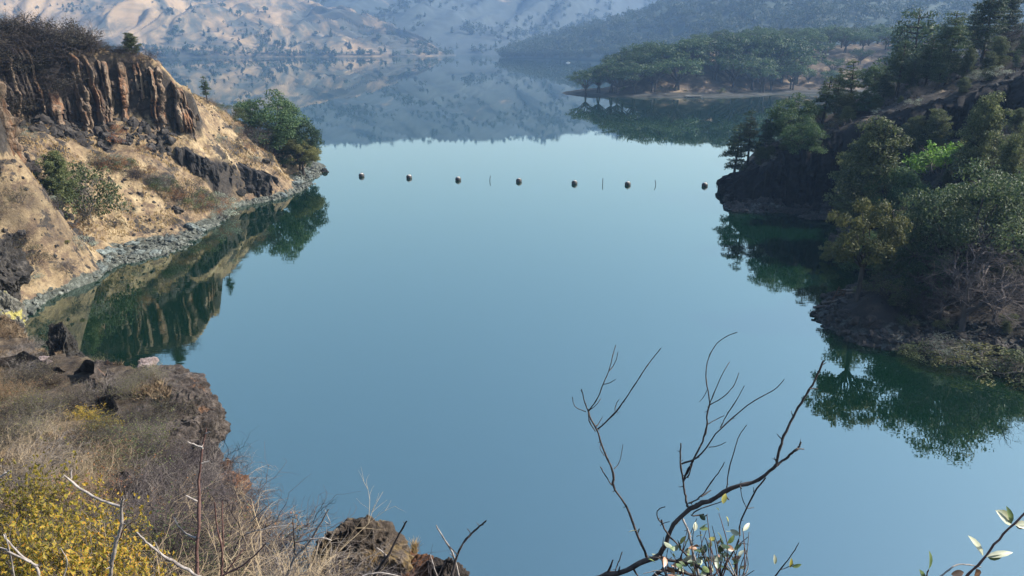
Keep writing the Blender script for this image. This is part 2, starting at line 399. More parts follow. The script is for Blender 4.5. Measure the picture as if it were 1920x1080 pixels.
def zR(x, y, detail=True):
    b = R_low(x, y)
    s = sdpoly(x, y, capR); t = sst(-.2, 2.2, s)
    z = b*(1-t)+np.maximum(R_top(x, y), np.minimum(b, 3))*t
    if detail:
        m = sst(.1, 1.5, z)
        z = z+m*(.6*fbm(x/7, y/7, 0, 4, 33)+.3*fbm(x/1.6, y/1.6, 0, 4, 41))+(1-m)*.3*fbm(x/1.3, y/1.3, 0, 3, 45)
    return z
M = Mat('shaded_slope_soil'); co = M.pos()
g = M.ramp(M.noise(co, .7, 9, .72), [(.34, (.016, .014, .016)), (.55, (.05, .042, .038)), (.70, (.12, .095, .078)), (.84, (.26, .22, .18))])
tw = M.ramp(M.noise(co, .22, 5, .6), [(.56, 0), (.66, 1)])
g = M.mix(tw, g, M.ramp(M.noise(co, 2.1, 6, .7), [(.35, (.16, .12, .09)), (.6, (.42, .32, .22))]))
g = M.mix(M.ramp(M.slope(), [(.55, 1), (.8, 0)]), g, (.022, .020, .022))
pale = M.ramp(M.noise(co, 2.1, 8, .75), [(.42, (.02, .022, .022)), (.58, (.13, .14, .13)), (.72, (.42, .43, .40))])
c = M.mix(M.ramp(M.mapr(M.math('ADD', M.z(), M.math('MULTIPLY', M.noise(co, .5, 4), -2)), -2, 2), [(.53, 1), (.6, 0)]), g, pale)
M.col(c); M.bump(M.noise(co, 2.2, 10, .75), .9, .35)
RSLOPE = M.m
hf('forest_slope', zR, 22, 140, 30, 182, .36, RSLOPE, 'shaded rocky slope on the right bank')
M = Mat('shadow_basalt', .95, .1); co = M.pos()  # rock colour kept extra dark to deepen the shade on this cliff
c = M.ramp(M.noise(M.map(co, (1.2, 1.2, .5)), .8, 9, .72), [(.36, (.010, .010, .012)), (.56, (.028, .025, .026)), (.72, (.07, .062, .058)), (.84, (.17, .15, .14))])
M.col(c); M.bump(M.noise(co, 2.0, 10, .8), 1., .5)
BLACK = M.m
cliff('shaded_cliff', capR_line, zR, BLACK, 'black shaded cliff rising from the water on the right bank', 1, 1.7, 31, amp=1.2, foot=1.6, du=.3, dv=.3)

# ================================================================== PENINSULA
pen = [(25, 399), (34, 384), (46, 371), (70, 366), (100, 368), (122, 378), (140, 392), (165, 392), (200, 392), (300, 360), (420, 380), (420, 620), (250, 640), (150, 560), (90, 500), (55, 440), (36, 412)]
def zP(x, y, detail=True):
    s = sdpoly(x, y, pen)
    z = np.where(s > 0, .9*sst(0, 3, s)+.6*sst(3, 22, s), s*.25)
    hill = 17*sst(12, 62, s)*sst(30, 95, x)+3.5*sst(6, 30, s)*sst(40, 60, x)
    hill = hill+6*sst(60, 160, s)
    z = z+hill
    if detail: z = z+sst(0, 6, s)*(1.0*fbm(x/22, y/22, 0, 4, 53)+.25*fbm(x/4, y/4, 0, 3, 55))
    return z
M = Mat('peninsula_soil'); co = M.pos()
g = M.ramp(M.noise(co, .13, 7, .65), [(.35, (.05, .04, .03)), (.54, (.14, .10, .07)), (.66, (.42, .31, .2))])
lowz = M.ramp(M.noise(M.map(co, (.1, .5, 1)), 1., 5), [(.4, (.02, .022, .02)), (.65, (.08, .078, .068))])  # low front beach coloured dark to stand for its shade
M.col(M.mix(M.ramp(M.mapr(M.z(), 0, 4), [(.3, 1), (.5, 0)]), g, lowz)); M.bump(M.noise(co, .8, 8), .6, .5)
hf('peninsula', zP, 15, 420, 360, 640, 1.1, M.m, 'low wooded peninsula reaching into the lake')

# ================================================================== FAR HILLS
def hill(name, label, prof, Ds, Dr, back, mat, seed, rough=(24, 260), gully=0., gw=95., nu=420, nv=150, power=1., az=None):
    """prof: [(px, ridge height m, shore distance, ridge distance)] hill lofted shore -> ridge -> far foot"""
    P = np.array(prof, float)
    u = np.linspace(P[0, 0], P[-1, 0], nu)
    H, ds, dr = [np.interp(u, P[:, 0], P[:, i]) for i in (1, 2, 3)]
    k = np.hanning(15); k /= k.sum()
    H, ds, dr = [np.convolve(np.pad(q, 7, 'edge'), k, 'valid') for q in (H, ds, dr)]
    v = np.linspace(0, 1.35, nv)
    U, Vv = np.meshgrid(np.arange(nu), v, indexing='ij')
    D = ds[U]+(dr-ds)[U]*Vv
    X = (u[U]-960)/F*D*1.0; Y = D
    s = np.where(Vv <= 1, np.clip(Vv, 0, 1)**power, 1-((Vv-1)/.35)**2*.8)
    Z = H[U]*s
    n = fbm(X/rough[1], Y/rough[1], 0, 6, seed, .5)
    env = sst(0, .3, Vv)
    Z = Z+rough[0]*n*env*np.minimum(1, H[U]/80)
    if gully:
        q = 1-np.abs(fbm(u[U]/gw-Vv*2.6, Vv*1.3, 0, 4, seed+3)); cr = (1-np.abs(fbm(u[U]/gw*.8-Vv*3.2+7, Vv*1.1, 0, 5, seed+8, .55)))**2; Z = Z+(gully*.95*(cr-.55)-gully*.35*q**4)*env*np.minimum(1, H[U]/80)
    Z = Z-3*sst(.03, 0, Vv)
    o = meshobj(name, np.stack([X, Y, Z], 2).reshape(-1, 3), grid_faces(nu, nv), mat, smooth=True)
    tag(o, label, kind='structure')
    return (u, X, Y, Z)
def hill_mat(name, grass1, grass2, scrub, lo, hi, sc=.006, rot=0., stretch=.8):
    M = Mat(name); co = M.pos()
    g = M.mix(M.mapr(M.noise(co, .02, 6), .35, .65), grass1, grass2)
    mp = M.n('Mapping'); M.lk(co, mp.inputs[0]); mp.inputs['Rotation'].default_value = (0, 0, rot); m2 = M.n('Mapping'); M.lk(mp.outputs[0], m2.inputs[0]); m2.inputs['Scale'].default_value = (1, stretch, 1.)
    n1 = M.noise(m2.outputs[0], sc, 10, .70, .6)
    f = M.ramp(n1, [(lo, 1), (hi, 0)])
    sp = M.ramp(M.vor(co, .035), [(.16, 1), (.22, 0)])
    f = M.math('MAXIMUM', f, M.math('MULTIPLY', sp, M.ramp(M.noise(co, .008, 3), [(.4, 1), (.6, .0)])))
    M.col(M.mix(f, g, M.mix(M.mapr(M.noise(co, .05, 6, .7), .35, .65), scrub, tuple(q*2 for q in scrub)))); return M.m
HM1 = hill_mat('pale_grass_hill', (.30, .205, .115), (.44, .31, .175), (.04, .042, .035), .44, .58, .010, -.55, .28)
HM2 = hill_mat('patchy_mountain', (.32, .22, .13), (.42, .30, .19), (.03, .04, .04), .61, .70, .0055, -.4, .5)
HM3 = hill_mat('green_hill', (.10, .10, .06), (.22, .18, .12), (.012, .026, .020), .62, .70, .007)
h1 = hill('pale_hills', 'pale dry grass hill with dark trees sloping to the far shore',
    [(-900, 250, 1180, 2000), (-300, 250, 1180, 1950), (0, 235, 1200, 1900), (300, 190, 1230, 1800), (480, 130, 1270, 1750), (600, 98, 1290, 1700), (640, 86, 1295, 1660), (700, 68, 1300, 1600), (760, 48, 1310, 1550), (810, 26, 1330, 1480), (835, 8, 1350, 1440), (860, 0, 1370, 1420)], 0, 0, 0, HM1, 71, (12, 200), 40, power=.8)
h2 = hill('mountain', 'hazy mountain with pale meadows and dark woods behind the lake',
    [(-1200, 330, 1500, 2700), (0, 330, 1500, 2600), (600, 305, 1450, 2500), (800, 290, 1460, 2500), (1100, 268, 1480, 2500), (1400, 262, 1500, 2500), (1900, 300, 1500, 2500), (2900, 330, 1500, 2500)], 0, 0, 0, HM2, 83, (34, 420), 40, nv=190, power=.9)
h3 = hill('green_hills', 'dark wooded hill on the right of the far lake',
    [(940, 0, 1200, 1300), (965, 10, 1200, 1320), (1000, 20, 1180, 1340), (1060, 36, 1120, 1360), (1120, 52, 1050, 1360), (1200, 73, 950, 1360), (1280, 103, 850, 1360), (1360, 130, 760, 1360), (1500, 160, 700, 1380), (1800, 190, 660, 1400), (2600, 220, 650, 1400)], 0, 0, 0, HM3, 97, (12, 200), 10, power=.85)

# ================================================================== FOREGROUND GROUND
edge = [(-60, 590, 46), (0, 600, 42), (60, 612, 39), (120, 660, 34), (165, 655, 32), (280, 672, 28.5), (340, 722, 25), (385, 790, 21.5), (402, 850, 18.5), (445, 890, 16), (466, 940, 14), (470, 1000, 12), (540, 1060, 10), (600, 1085, 9)]
E3 = [pix(*e) for e in edge]
capF = [p[:2] for p in E3]+[(-2.0, 7.4), (-.4, 6.6), (2, 4.2), (6, 3.2), (14, 2), (30, -2), (30, -40), (-70, -40), (-70, 46)]
F_top = TPS(E3+[pix(0, 1080, 8.5), pix(250, 1080, 8.2), pix(420, 1080, 8.6), pix(0, 800, 21), pix(200, 800, 20.5), pix(300, 760, 23), pix(100, 720, 28), pix(0, 680, 32), pix(-200, 700, 30), pix(-300, 1000, 10),
    (0, 0, 24.3), (-4, 2, 23.2), (4, 1, 23.8), (10, 0, 24.5), (-2, 6, 20.3), (2, 4, 22.3), (0, -20, 26), (-30, -20, 25), (-40, 10, 20), (-50, 40, 13)])
def zF(x, y, detail=True):
    s = sdpoly(x, y, capF); t = sst(-.5, .7, s)
    top = F_top(x, y)
    z = top*t-3*(1-t)
    if detail: z = z+(.35*fbm(x/3, y/3, 0, 4, 63)+.14*fbm(x/.6, y/.6, 0, 3, 65))*sst(2, 8, np.hypot(x, y))
    return z
M = Mat('foreground_ground'); co = M.pos()
g = M.ramp(M.noise(co, 1.2, 9, .72), [(.36, (.04, .03, .024)), (.54, (.13, .095, .065)), (.72, (.32, .24, .16))])
rk = M.ramp(M.noise(co, 2.2, 9, .75), [(.36, (.022, .018, .018)), (.55, (.11, .085, .075)), (.7, (.26, .20, .17))])
rk = M.mix(M.ramp(M.noise(co, .7, 4), [(.6, 0), (.7, .8)]), rk, (.36, .19, .09))
M.col(M.mix(M.ramp(M.slope(), [(.62, 1), (.8, 0)]), g, rk)); M.bump(M.noise(co, 3.5, 10, .75), 1., .22)
FG = M.m
def hfF():
    return hf('bank', zF, -62, 14, -14, 62, .2, FG, 'steep rocky bank in the foreground below the viewpoint')
hfF()

M = Mat('foreground_rock', .92); co = M.pos()
c = M.ramp(M.noise(co, 2.6, 10, .75), [(.34, (.018, .015, .015)), (.5, (.085, .068, .06)), (.62, (.19, .155, .135)), (.76, (.38, .32, .28))])
c = M.mix(M.ramp(M.noise(co, .8, 5, .6), [(.60, 0), (.68, .85)]), c, (.33, .16, .075))
M.col(c); M.bump(M.noise(co, 4.5, 10, .8), 1., .12)
FROCK = M.m
cliff('rock_edge', [p[:2] for p in E3[3:]]+[(-2.0, 7.4), (-.4, 6.6), (2, 4.2)], zF, FROCK, 'dark rock edge of the foreground bank above the water', -1, 1.3, 61, amp=.6, foot=3, du=.12, dv=.16, lift=.25)

# ================================================================== PLANTS
def unit(v): return v/(np.linalg.norm(v)+1e-9)
BARK = Mat('bark', .95); BARK.col(BARK.ramp(BARK.noise(BARK.map(BARK.objco(), (8, 8, 2)), 4, 6), [(.35, (.025, .02, .018)), (.65, (.12, .10, .085))])); BARK = BARK.m
GREYTWIG = Mat('grey_twig', .9); GREYTWIG.col(GREYTWIG.mix(GREYTWIG.rnd(), (.16, .135, .125), (.30, .26, .23))); GREYTWIG = GREYTWIG.m
DARKTWIG = Mat('dark_twig', .9); DARKTWIG.col(DARKTWIG.mix(DARKTWIG.rnd(), (.045, .036, .038), (.11, .09, .09))); DARKTWIG = DARKTWIG.m
TANTWIG = Mat('tan_twig', .9); TANTWIG.col(TANTWIG.mix(TANTWIG.rnd(), (.32, .22, .13), (.42, .33, .22))); TANTWIG = TANTWIG.m
PURTWIG = Mat('bare_crown_twig', .9); PURTWIG.col(PURTWIG.mix(PURTWIG.rnd(), (.075, .06, .06), (.15, .125, .12))); PURTWIG = PURTWIG.m
LM = {
 'oak': leaf_mat('oak_leaves', (.013, .040, .016), (.045, .090, .028), (.11, .16, .06), 3.),
 'lake_oak': leaf_mat('lake_oak_leaves', (.010, .030, .014), (.040, .078, .024), (.09, .14, .05), 3.),
 'pine': leaf_mat('pine_needles', (.012, .032, .016), (.045, .075, .028), (.09, .12, .05), 3.),
 'juniper': leaf_mat('juniper_foliage', (.020, .040, .016), (.10, .12, .040), (.18, .19, .08), 3.),
 'olive': leaf_mat('olive_foliage', (.07, .085, .025), (.20, .19, .055), (.28, .25, .09), 3.),
 'pale': leaf_mat('pale_green_leaves', (.026, .055, .022), (.10, .135, .05), (.22, .25, .13), 3.),
 'bright': leaf_mat('bright_green_leaves', (.05, .13, .015), (.12, .26, .03), (.22, .36, .06), 3.),
 'scrub': leaf_mat('scrub_leaves', (.035, .035, .022), (.10, .09, .05), (.17, .14, .08), 3.),
 'dark_scrub': leaf_mat('dark_scrub_leaves', (.018, .016, .012), (.055, .046, .034), (.10, .085, .06), 3.),
 'rust': leaf_mat('rust_leaves', (.14, .055, .02), (.28, .13, .05), (.36, .22, .10), 3.),
 'sage': leaf_mat('sage_leaves', (.12, .14, .11), (.24, .27, .21), (.34, .36, .28), 3.),
 'gold': leaf_mat('golden_leaves', (.05, .075, .012), (.34, .27, .03), (.46, .20, .035), 6.),
}
def limbs(g, base, tips, r0, rng, sides=5, sag=.0):
    for tp in tips:
        a, b = np.array(base), np.array(tp); n = 6; t = np.linspace(0, 1, n)[:, None]
        mid = a*.55+b*.45+np.array([0, 0, .12*np.linalg.norm(b-a)])-sag
        P = (1-t)**2*a+2*t*(1-t)*mid+t*t*b
        P[1:-1] += rng.normal(0, .012, (n-2, 3))*np.linalg.norm(b-a)*2
        g.tube(P, np.linspace(r0, r0*.22, n), sides)
def blobs(centers, radii, n, leaf, rng, flat=.75, under=-.35, asp=.62):
    Ps, Ns = [], []
    for c, r in zip(centers, radii):
        k = int(n*(r/np.mean(radii))**2); d = rng.normal(size=(k, 3)); d /= np.linalg.norm(d, axis=1)[:, None]
        d = d[d[:, 2] > under+rng.uniform(-.2, .2, len(d))]; k = len(d)
        rr = r*rng.uniform(.45, 1.08, (k, 1))*(1+.22*vnoise(d[:, 0]*2.3+c[0]*9, d[:, 1]*2.3+c[1]*9, d[:, 2]*2.3, 5)[:, None])
        Ps.append(np.array(c)+d*rr*np.array([1, 1, flat])); Ns.append(d+rng.normal(0, .55, (k, 3)))
    P = np.vstack(Ps); N = np.vstack(Ns)
    return cards(P, N, leaf, rng, asp)
def mk(parts):
    """parts: [(name, V, F, mat)] -> mesh datas"""
    out = []
    for nm, V, Fq, mat in parts:
        me = bpy.data.meshes.new(nm); V = np.asarray(V, np.float32); m, k = Fq.shape
        me.vertices.add(len(V)); me.vertices.foreach_set('co', V.ravel()); me.loops.add(m*k)
        me.loops.foreach_set('vertex_index', Fq.astype(np.int32).ravel()); me.polygons.add(m)
        me.polygons.foreach_set('loop_start', np.arange(0, m*k, k, dtype=np.int32)); me.update(calc_edges=True)
        me.polygons.foreach_set('use_smooth', np.full(m, nm in ('trunk', 'stems')))
        me.materials.append(mat); out.append((nm, me))
    return out
def P_oak(seed, lm, n=150, dmin=-.35, nb=46, leaf=.030, wide=.52, bark=None, lo=.28, flat=.72, trunkh=.22, nst=1):
    rng = np.random.default_rng(seed); C_, R_ = [], []
    while len(C_) < nb:
        d = rng.normal(size=3); d /= np.linalg.norm(d)
        if d[2] < dmin: continue
        r = rng.uniform(.45, .95)
        c = np.array([d[0]*wide*r, d[1]*wide*r, lo+(.93-lo)*.42+d[2]*(.93-lo)*.52*r])
        c[:2] *= 1+.25*vnoise(d[0]*2, d[1]*2, d[2]*2, seed)
        C_.append(c); R_.append(rng.uniform(.07, .145)*wide/.5)
    V, f = blobs(C_, R_, n, leaf, rng, flat)
    g = Geo()
    for s_ in range(nst):
        o = np.array([rng.uniform(-.06, .06)*(nst-1), rng.uniform(-.06, .06)*(nst-1), 0]); lean = rng.normal(0, .03, 2)
        fork = np.array([o[0]+lean[0], o[1]+lean[1], trunkh])
        g.tube([o-[0, 0, .05], o*.6+fork*.4, fork], [.032, .026, .022])
        limbs(g, fork, [C_[i] for i in rng.choice(nb, min(nb, 13), replace=False)], .014, rng)
    T = (np.vstack(g.v), np.vstack(g.f))
    return mk([('trunk', *T, bark or BARK), ('crown', V, f, lm)])
def P_pine(seed, lm, tiers=20, lo=.2, wid=.20, n=85, leaf=.026, top=.35, asp=.4, droop=.1, bark=None, dense=5):
    rng = np.random.default_rng(seed); g = Geo()
    lean = rng.normal(0, .012, 2)
    tr = [np.array([lean[0]*z*3, lean[1]*z*3, z]) for z in np.linspace(-.05, 1, 9)]
    g.tube(tr, np.linspace(.022, .003, 9), 6); C_, R_ = [], []
    for k in range(tiers):
        z = lo+(.97-lo)*(k+rng.uniform(0, .6))/tiers; q = (z-lo)/(1-lo)
        L = wid*(1-q)**.6*(.55+.45*min(1, q*5))*rng.uniform(.75, 1.15)+.02
        nb = dense if q < .7 else 3
        a0 = rng.uniform(0, 6.3)
        for j in range(nb):
            if rng.random() < .14: continue
            a = a0+j*6.283/nb+rng.uniform(-.4, .4); l = L*rng.uniform(.6, 1.2)
            b = np.array([lean[0]*z*3, lean[1]*z*3, z]); t = b+np.array([math.cos(a)*l, math.sin(a)*l, l*(top*q*1.2-droop+rng.uniform(-.08, .12))])
            g.tube([b, (b+t)/2-[0, 0, .008], t], [.006, .004, .0015], 3)
            for s_ in ((.45, .75, 1.) if l > .09 else (.9,)):
                C_.append(b+(t-b)*s_+rng.normal(0, .008, 3)); R_.append(rng.uniform(.034, .062)*(.75+.9*wid/.2*.5))
    C_.append(tr[-1]); R_.append(.028)
    V, f = blobs(C_, R_, n*.5, leaf, rng, .6, -.6, asp)
    return mk([('trunk', np.vstack(g.v), np.vstack(g.f), bark or BARK), ('crown', V, f, lm)])
def P_twigs(seed, mat, nst=26, lv=3, spread=.8, r=.010, tree=False, jit=.22, sides=3, up=.0):
    """leafless branching plant of height about 1"""
    rng = np.random.default_rng(seed); g = Geo()
    def grow(p, d, L, rad, k):
        n = 4; P = [p]; q = p; dd = d
        for i in range(n-1):
            dd = unit(dd+rng.normal(0, jit, 3)+np.array([0, 0, up])); q = q+dd*L/(n-1); P.append(q)
        g.tube(P, np.linspace(rad, rad*.45, n), sides)
        if k > 0:
            for j in range(rng.integers(3, 5)):
                i = rng.integers(1, n); c = P[i]
                grow(c, unit(dd+rng.normal(0, .65, 3)), L*rng.uniform(.5, .8), rad*.55, k-1)
    if tree:
        P = [np.zeros(3)-[0, 0, .05], np.array([.02, 0, .15]), np.array([0, .03, .32])]; g.tube(P, [r*3, r*2.4, r*2], 5)
        for k in range(nst):
            a = rng.uniform(0, 6.3); s_ = rng.uniform(.1, 1)*spread
            z = rng.uniform(.12, .34); grow(np.array([0, 0, z]), unit(np.array([math.cos(a)*s_, math.sin(a)*s_, .8])), rng.uniform(.25, .4), r*1.3, lv)
    else:
        for k in range(nst):
            a = rng.uniform(0, 6.3); s_ = rng.uniform(0, 1)*spread
            grow(np.array([math.cos(a), math.sin(a), 0])*s_*.25-[0, 0, .04], unit(np.array([math.cos(a)*s_, math.sin(a)*s_, 1])), rng.uniform(.35, .6), r, lv)
    V = np.vstack(g.v)
    return V, np.vstack(g.f), mat
def P_bare(seed, mat, **k): V, f, m = P_twigs(seed, mat, **k); return mk([('branches', V, f, m)])
def P_bush(seed, lm, tw=None, n=75, nb=22, leaf=.055, wide=.62, asp=.6, twigs=9):
    rng = np.random.default_rng(seed); C_, R_ = [], []
    for k in range(nb):
        a = rng.uniform(0, 6.3); q = math.sqrt(rng.random())*wide; 
        C_.append([math.cos(a)*q, math.sin(a)*q, (.2+.62*rng.random())*math.sqrt(max(.1, 1-(q/wide)**2*.8))]); R_.append(rng.uniform(.13, .24))
    V, f = blobs(C_, R_, n, leaf, rng, .85, -.7, asp)
    Vt, ft, _ = P_twigs(seed+1, None, nst=twigs, lv=2, spread=.9, r=.012)
    return mk([('stems', Vt, ft, tw or GREYTWIG), ('foliage', V, f, lm)])

PR = {}
PR['oak'] = [P_oak(s, LM['oak'], 230, -.9, 84, .028, .5, lo=.06, trunkh=.16, flat=.8) for s in (1, 2, 3)]
PR['lake_oak'] = [P_oak(s, LM['lake_oak'], 70, -.45, 34, .050, .62, lo=.34, trunkh=.24, nst=2) for s in (11, 12, 13, 14, 15)]
PR['pine'] = [P_pine(s, LM['pine']) for s in (21, 22, 23)]
PR['slim_pine'] = [P_pine(s, LM['pine'], 15, .3, .13) for s in (24, 25)]
PR['juniper'] = [P_pine(s, LM['juniper'], 18, .06, .33, 125, .030, .8, .5, -.1, dense=7) for s in (31, 32, 33)]
PR['olive'] = [P_oak(s, LM['olive'], 230, -.6, 56, .024, .34, lo=.26, flat=1.0, trunkh=.3) for s in (41, 42)]
PR['pale'] = [P_oak(s, LM['pale'], 240, -.6, 52, .028, .62, lo=.15, trunkh=.15, nst=3) for s in (51, 52)]
PR['green_shrub'] = [P_bush(s, LM['juniper']) for s in (61, 62, 63)]
PR['moss'] = [P_bush(s, LM['olive'], leaf=.06) for s in (72,)]
PR['bright'] = [P_bush(s, LM['bright'], leaf=.075) for s in (71,)]
PR['scrub'] = [P_bush(s, LM['scrub'], DARKTWIG, 34, 18, .05) for s in (81, 82, 83)]
PR['dark_scrub'] = [P_bush(s, LM['dark_scrub'], DARKTWIG, 60, 22, .045) for s in (84, 85)]
PR['rust'] = [P_bush(s, LM['rust'], TANTWIG, 40, 18, .05) for s in (91,)]
PR['sage'] = [P_bush(s, LM['sage'], GREYTWIG, 50, 18, .05) for s in (101, 102)]
PR['dark_bare'] = [P_bare(s, DARKTWIG, nst=22, lv=3, spread=1., r=.011) for s in (111, 112)]
PR['grey_bare'] = [P_bare(s, GREYTWIG, nst=22, lv=3, spread=1., r=.009) for s in (121, 122)]
PR['bare_tree'] = [P_bare(s, PURTWIG, nst=12, lv=4, spread=.9, r=.008, tree=True) for s in (131, 132)]
prng = random.Random(7)
def plant(kind, name, loc, H, label, cat, group=None, wide=1., i=None):
    ps = PR[kind]; parts = ps[prng.randrange(len(ps)) if i is None else i]
    if len(parts) == 1:
        r = bpy.data.objects.new(name, parts[0][1]); C.objects.link(r)
    else:
        r = empty(name)
        for nm, me in parts:
            c = bpy.data.objects.new(nm, me); C.objects.link(c); c.parent = r
    r.location = loc; r.rotation_euler = (0, 0, prng.uniform(0, 6.28)); ww = H*wide*prng.uniform(.93, 1.08)
    r.scale = (ww, ww*prng.uniform(.9, 1.1), H)
    return tag(r, label, cat, group)
def zz1(fn, x, y): return float(fn(np.array([x]), np.array([y]))[0])
def stand(fn, kind, name, px, top, Y, label, cat, group=None, wide=1., i=None, sink=.1, base=None, hmax=None, need=False):
    if base:                       # stand it where the view ray through its foot meets the ground
        ys = np.linspace(Y*.6, Y*1.3, 500); P = np.array([pix(px, base, q) for q in ys]); hit = np.nonzero(fn(P[:, 0], ys) >= P[:, 2])[0]
        if len(hit): Y = ys[hit[0]]+.02
        elif need: return None
    if hmax:
        for q in np.arange(Y, Y+30, .5):
            p = pix(px, top, q)
            if p[2]-zz1(fn, p[0], q) < hmax: Y = q; break
    x, _, zt = pix(px, top, Y)
    zb = zz1(fn, x, Y)
    H = max(.5, zt-zb+sink)
    return plant(kind, name, (x, Y, zb-sink), H, label, cat, group, wide, i)

# ---- left bank, single plants
S = lambda *a, **k: stand(zL, *a, **k)
S('oak', 'oak_tree', 500, 160, 146, 'large dark green oak at the end of the left bank', 'tree', wide=1.0, i=0)
S('oak', 'oak_tree', 553, 205, 149, 'lower dark green oak leaning over the water beside the large oak', 'tree', wide=.75, i=1)
S('oak', 'oak_tree', 462, 180, 150, 'dark green oak on the uphill side of the large oak', 'tree', wide=.8, i=2)
S('olive', 'leafy_tree', 563, 250, 146, 'small olive green tree just above the tip of the left bank', 'tree', wide=1.35, i=0)
S('slim_pine', 'pine_tree', 383, 143, 134, 'lone slim pine on the skyline right of the cliff', 'tree', wide=1.25, i=0)
S('green_shrub', 'shrub', 412, 188, 140, 'dark green rounded shrub between the lone pine and the oaks', 'shrub', wide=1.3)
S('green_shrub', 'shrub', 438, 195, 143, 'dark green shrub touching the left side of the oaks', 'shrub', wide=1.1)
S('green_shrub', 'shrub', 360, 180, 133, 'low green shrub at the right end of the cliff', 'shrub', wide=1.2)
S('juniper', 'juniper_tree', 243, 62, 114, 'small green juniper on top of the cliff', 'tree', wide=1.3, hmax=4.2)
S('juniper', 'juniper_tree', 97, 286, 91, 'big dark juniper on the golden slope below the cliff', 'tree', wide=1.15, i=0)
S('green_shrub', 'shrub', 60, 335, 90, 'green shrub crowding the left foot of the slope juniper', 'shrub', wide=.8)
S('green_shrub', 'shrub', 142, 292, 93, 'small green shrub on the upper right of the slope juniper', 'shrub', wide=.8)
S('dark_bare', 'bare_shrub', 465, 222, 138, 'dark purple leafless shrub under the oaks', 'shrub', wide=1.5)
S('dark_bare', 'bare_shrub', 447, 236, 136, 'dark leafless shrub downhill of the purple one', 'shrub', wide=1.3)
S('dark_bare', 'bare_shrub', 495, 255, 142, 'dark leafless shrub in the shade of the large oak', 'shrub', wide=1.3)
S('rust', 'shrub', 190, 300, 102, 'rust brown shrub right of the slope juniper', 'shrub', wide=1.1)
S('rust', 'shrub', 372, 358, 109, 'rust orange shrub close above the pale shore rocks', 'shrub', wide=1.2)
S('sage', 'shrub', 415, 372, 111, 'grey green shrub by the water next to the dark rock face', 'shrub', wide=1.3)
S('sage', 'shrub', 395, 395, 108, 'pale grey green shrub over the shore rocks', 'shrub', wide=1.2)
S('scrub', 'shrub', 350, 345, 111, 'brown green shrub on the lower spur', 'shrub', wide=1.4)
S('scrub', 'shrub', 325, 330, 109, 'brown green shrub higher up the lower spur', 'shrub', wide=1.2)
S('scrub', 'shrub', 235, 296, 106, 'grey brown shrub in the gully of the left slope', 'shrub', wide=1.4)
S('olive', 'shrub', 125, 448, 80, 'small yellow green shrub low on the left slope', 'shrub', wide=1.4, i=1)
S('green_shrub', 'shrub', 552, 322, 144, 'green shrub draping to the water near the left tip', 'shrub', wide=1.5)
S('green_shrub', 'shrub', 572, 328, 147, 'green shrub at the very tip of the left bank', 'shrub', wide=1.5)
S('sage', 'shrub', 432, 250, 133, 'grey green shrub on the golden slope left of the oaks', 'shrub', wide=1.3)
S('sage', 'shrub', 443, 262, 132, 'dull sage shrub below the grey green one', 'shrub', wide=1.3)
rng = np.random.default_rng(5)
cl_ = np.array(capA[1:12]); cd = np.r_[0, np.cumsum(np.linalg.norm(np.diff(cl_, axis=0), axis=1))]
for k in range(190):     # scrub along the top of the cliff
    t = rng.uniform(0, cd[-1]); a = np.array([np.interp(t, cd, cl_[:, 0]), np.interp(t, cd, cl_[:, 1])]); q = rng.uniform(.2, 4.)*np.array([-.6, .8])
    x, y = a+q; h = rng.uniform(2.8, 5.)*(.4 if t < 7 else .6 if t < 11 else 1.)
    plant(['dark_bare', 'dark_scrub', 'dark_bare', 'dark_scrub', 'dark_scrub'][k % 5], 'scrub_bush', (x, y, zz1(zL, x, y)-.15), h, 'dark scrub bush along the top of the cliff', 'bush', 'scrub bushes along the cliff top', wide=1.35)
def scatter(fn, n, x0, x1, y0, y1, ok, seed, vec=True):
    r = np.random.default_rng(seed); out = []
    while len(out) < n and vec:
        X = r.uniform(x0, x1, 3000); Yv = r.uniform(y0, y1, 3000); Z = fn(X, Yv); k = ok(X, Yv, Z); out += list(zip(X[k], Yv[k], Z[k]))
    while len(out) < n:
        X = r.uniform(x0, x1, 400); Yv = r.uniform(y0, y1, 400); Z = fn(X, Yv)
        out += [(a, b, c) for a, b, c in zip(X, Yv, Z) if ok(a, b, c)]
    return out[:n]
sd1 = sdpoly
okL = lambda x, y, z: (z > 1.2) & (sd1(x, y, capA) < -1.5) & (abs(sd1(x, y, capB)) > .8) & (x/y > -.76) & (x > -72)
for k, p in enumerate(scatter(zL, 150, -75, -38, 62, 154, okL, 9)):
    kd = ['scrub', 'dark_bare', 'scrub', 'sage', 'scrub', 'grey_bare', 'rust'][k % 7]
    word = {'scrub': 'low brown', 'dark_bare': 'low dark leafless', 'sage': 'low sage green', 'grey_bare': 'low grey leafless', 'rust': 'low rust brown'}[kd]
    H = rng.uniform(.6, 1.9)*(1.25 if p[1] < 92 else 1)
    plant(kd, 'low_shrub', (p[0], p[1], p[2]-.1), H, word+' shrub dotted on the golden left slope', 'shrub', word+' shrubs on the left slope', 1.3)

for k in range(34):     # brush along the lower spur
    t = rng.random(); S(['scrub', 'sage', 'green_shrub', 'rust', 'dark_bare'][k % 5], 'spur_shrub', 205+t*200+rng.uniform(-30, 30), 285+t*80+rng.uniform(-8, 14), 100, 'brushy shrub on the spur running down to the shore', 'shrub', 'shrubs along the lower spur', wide=1.4, base=300+t*85+rng.uniform(0, 14), need=True)
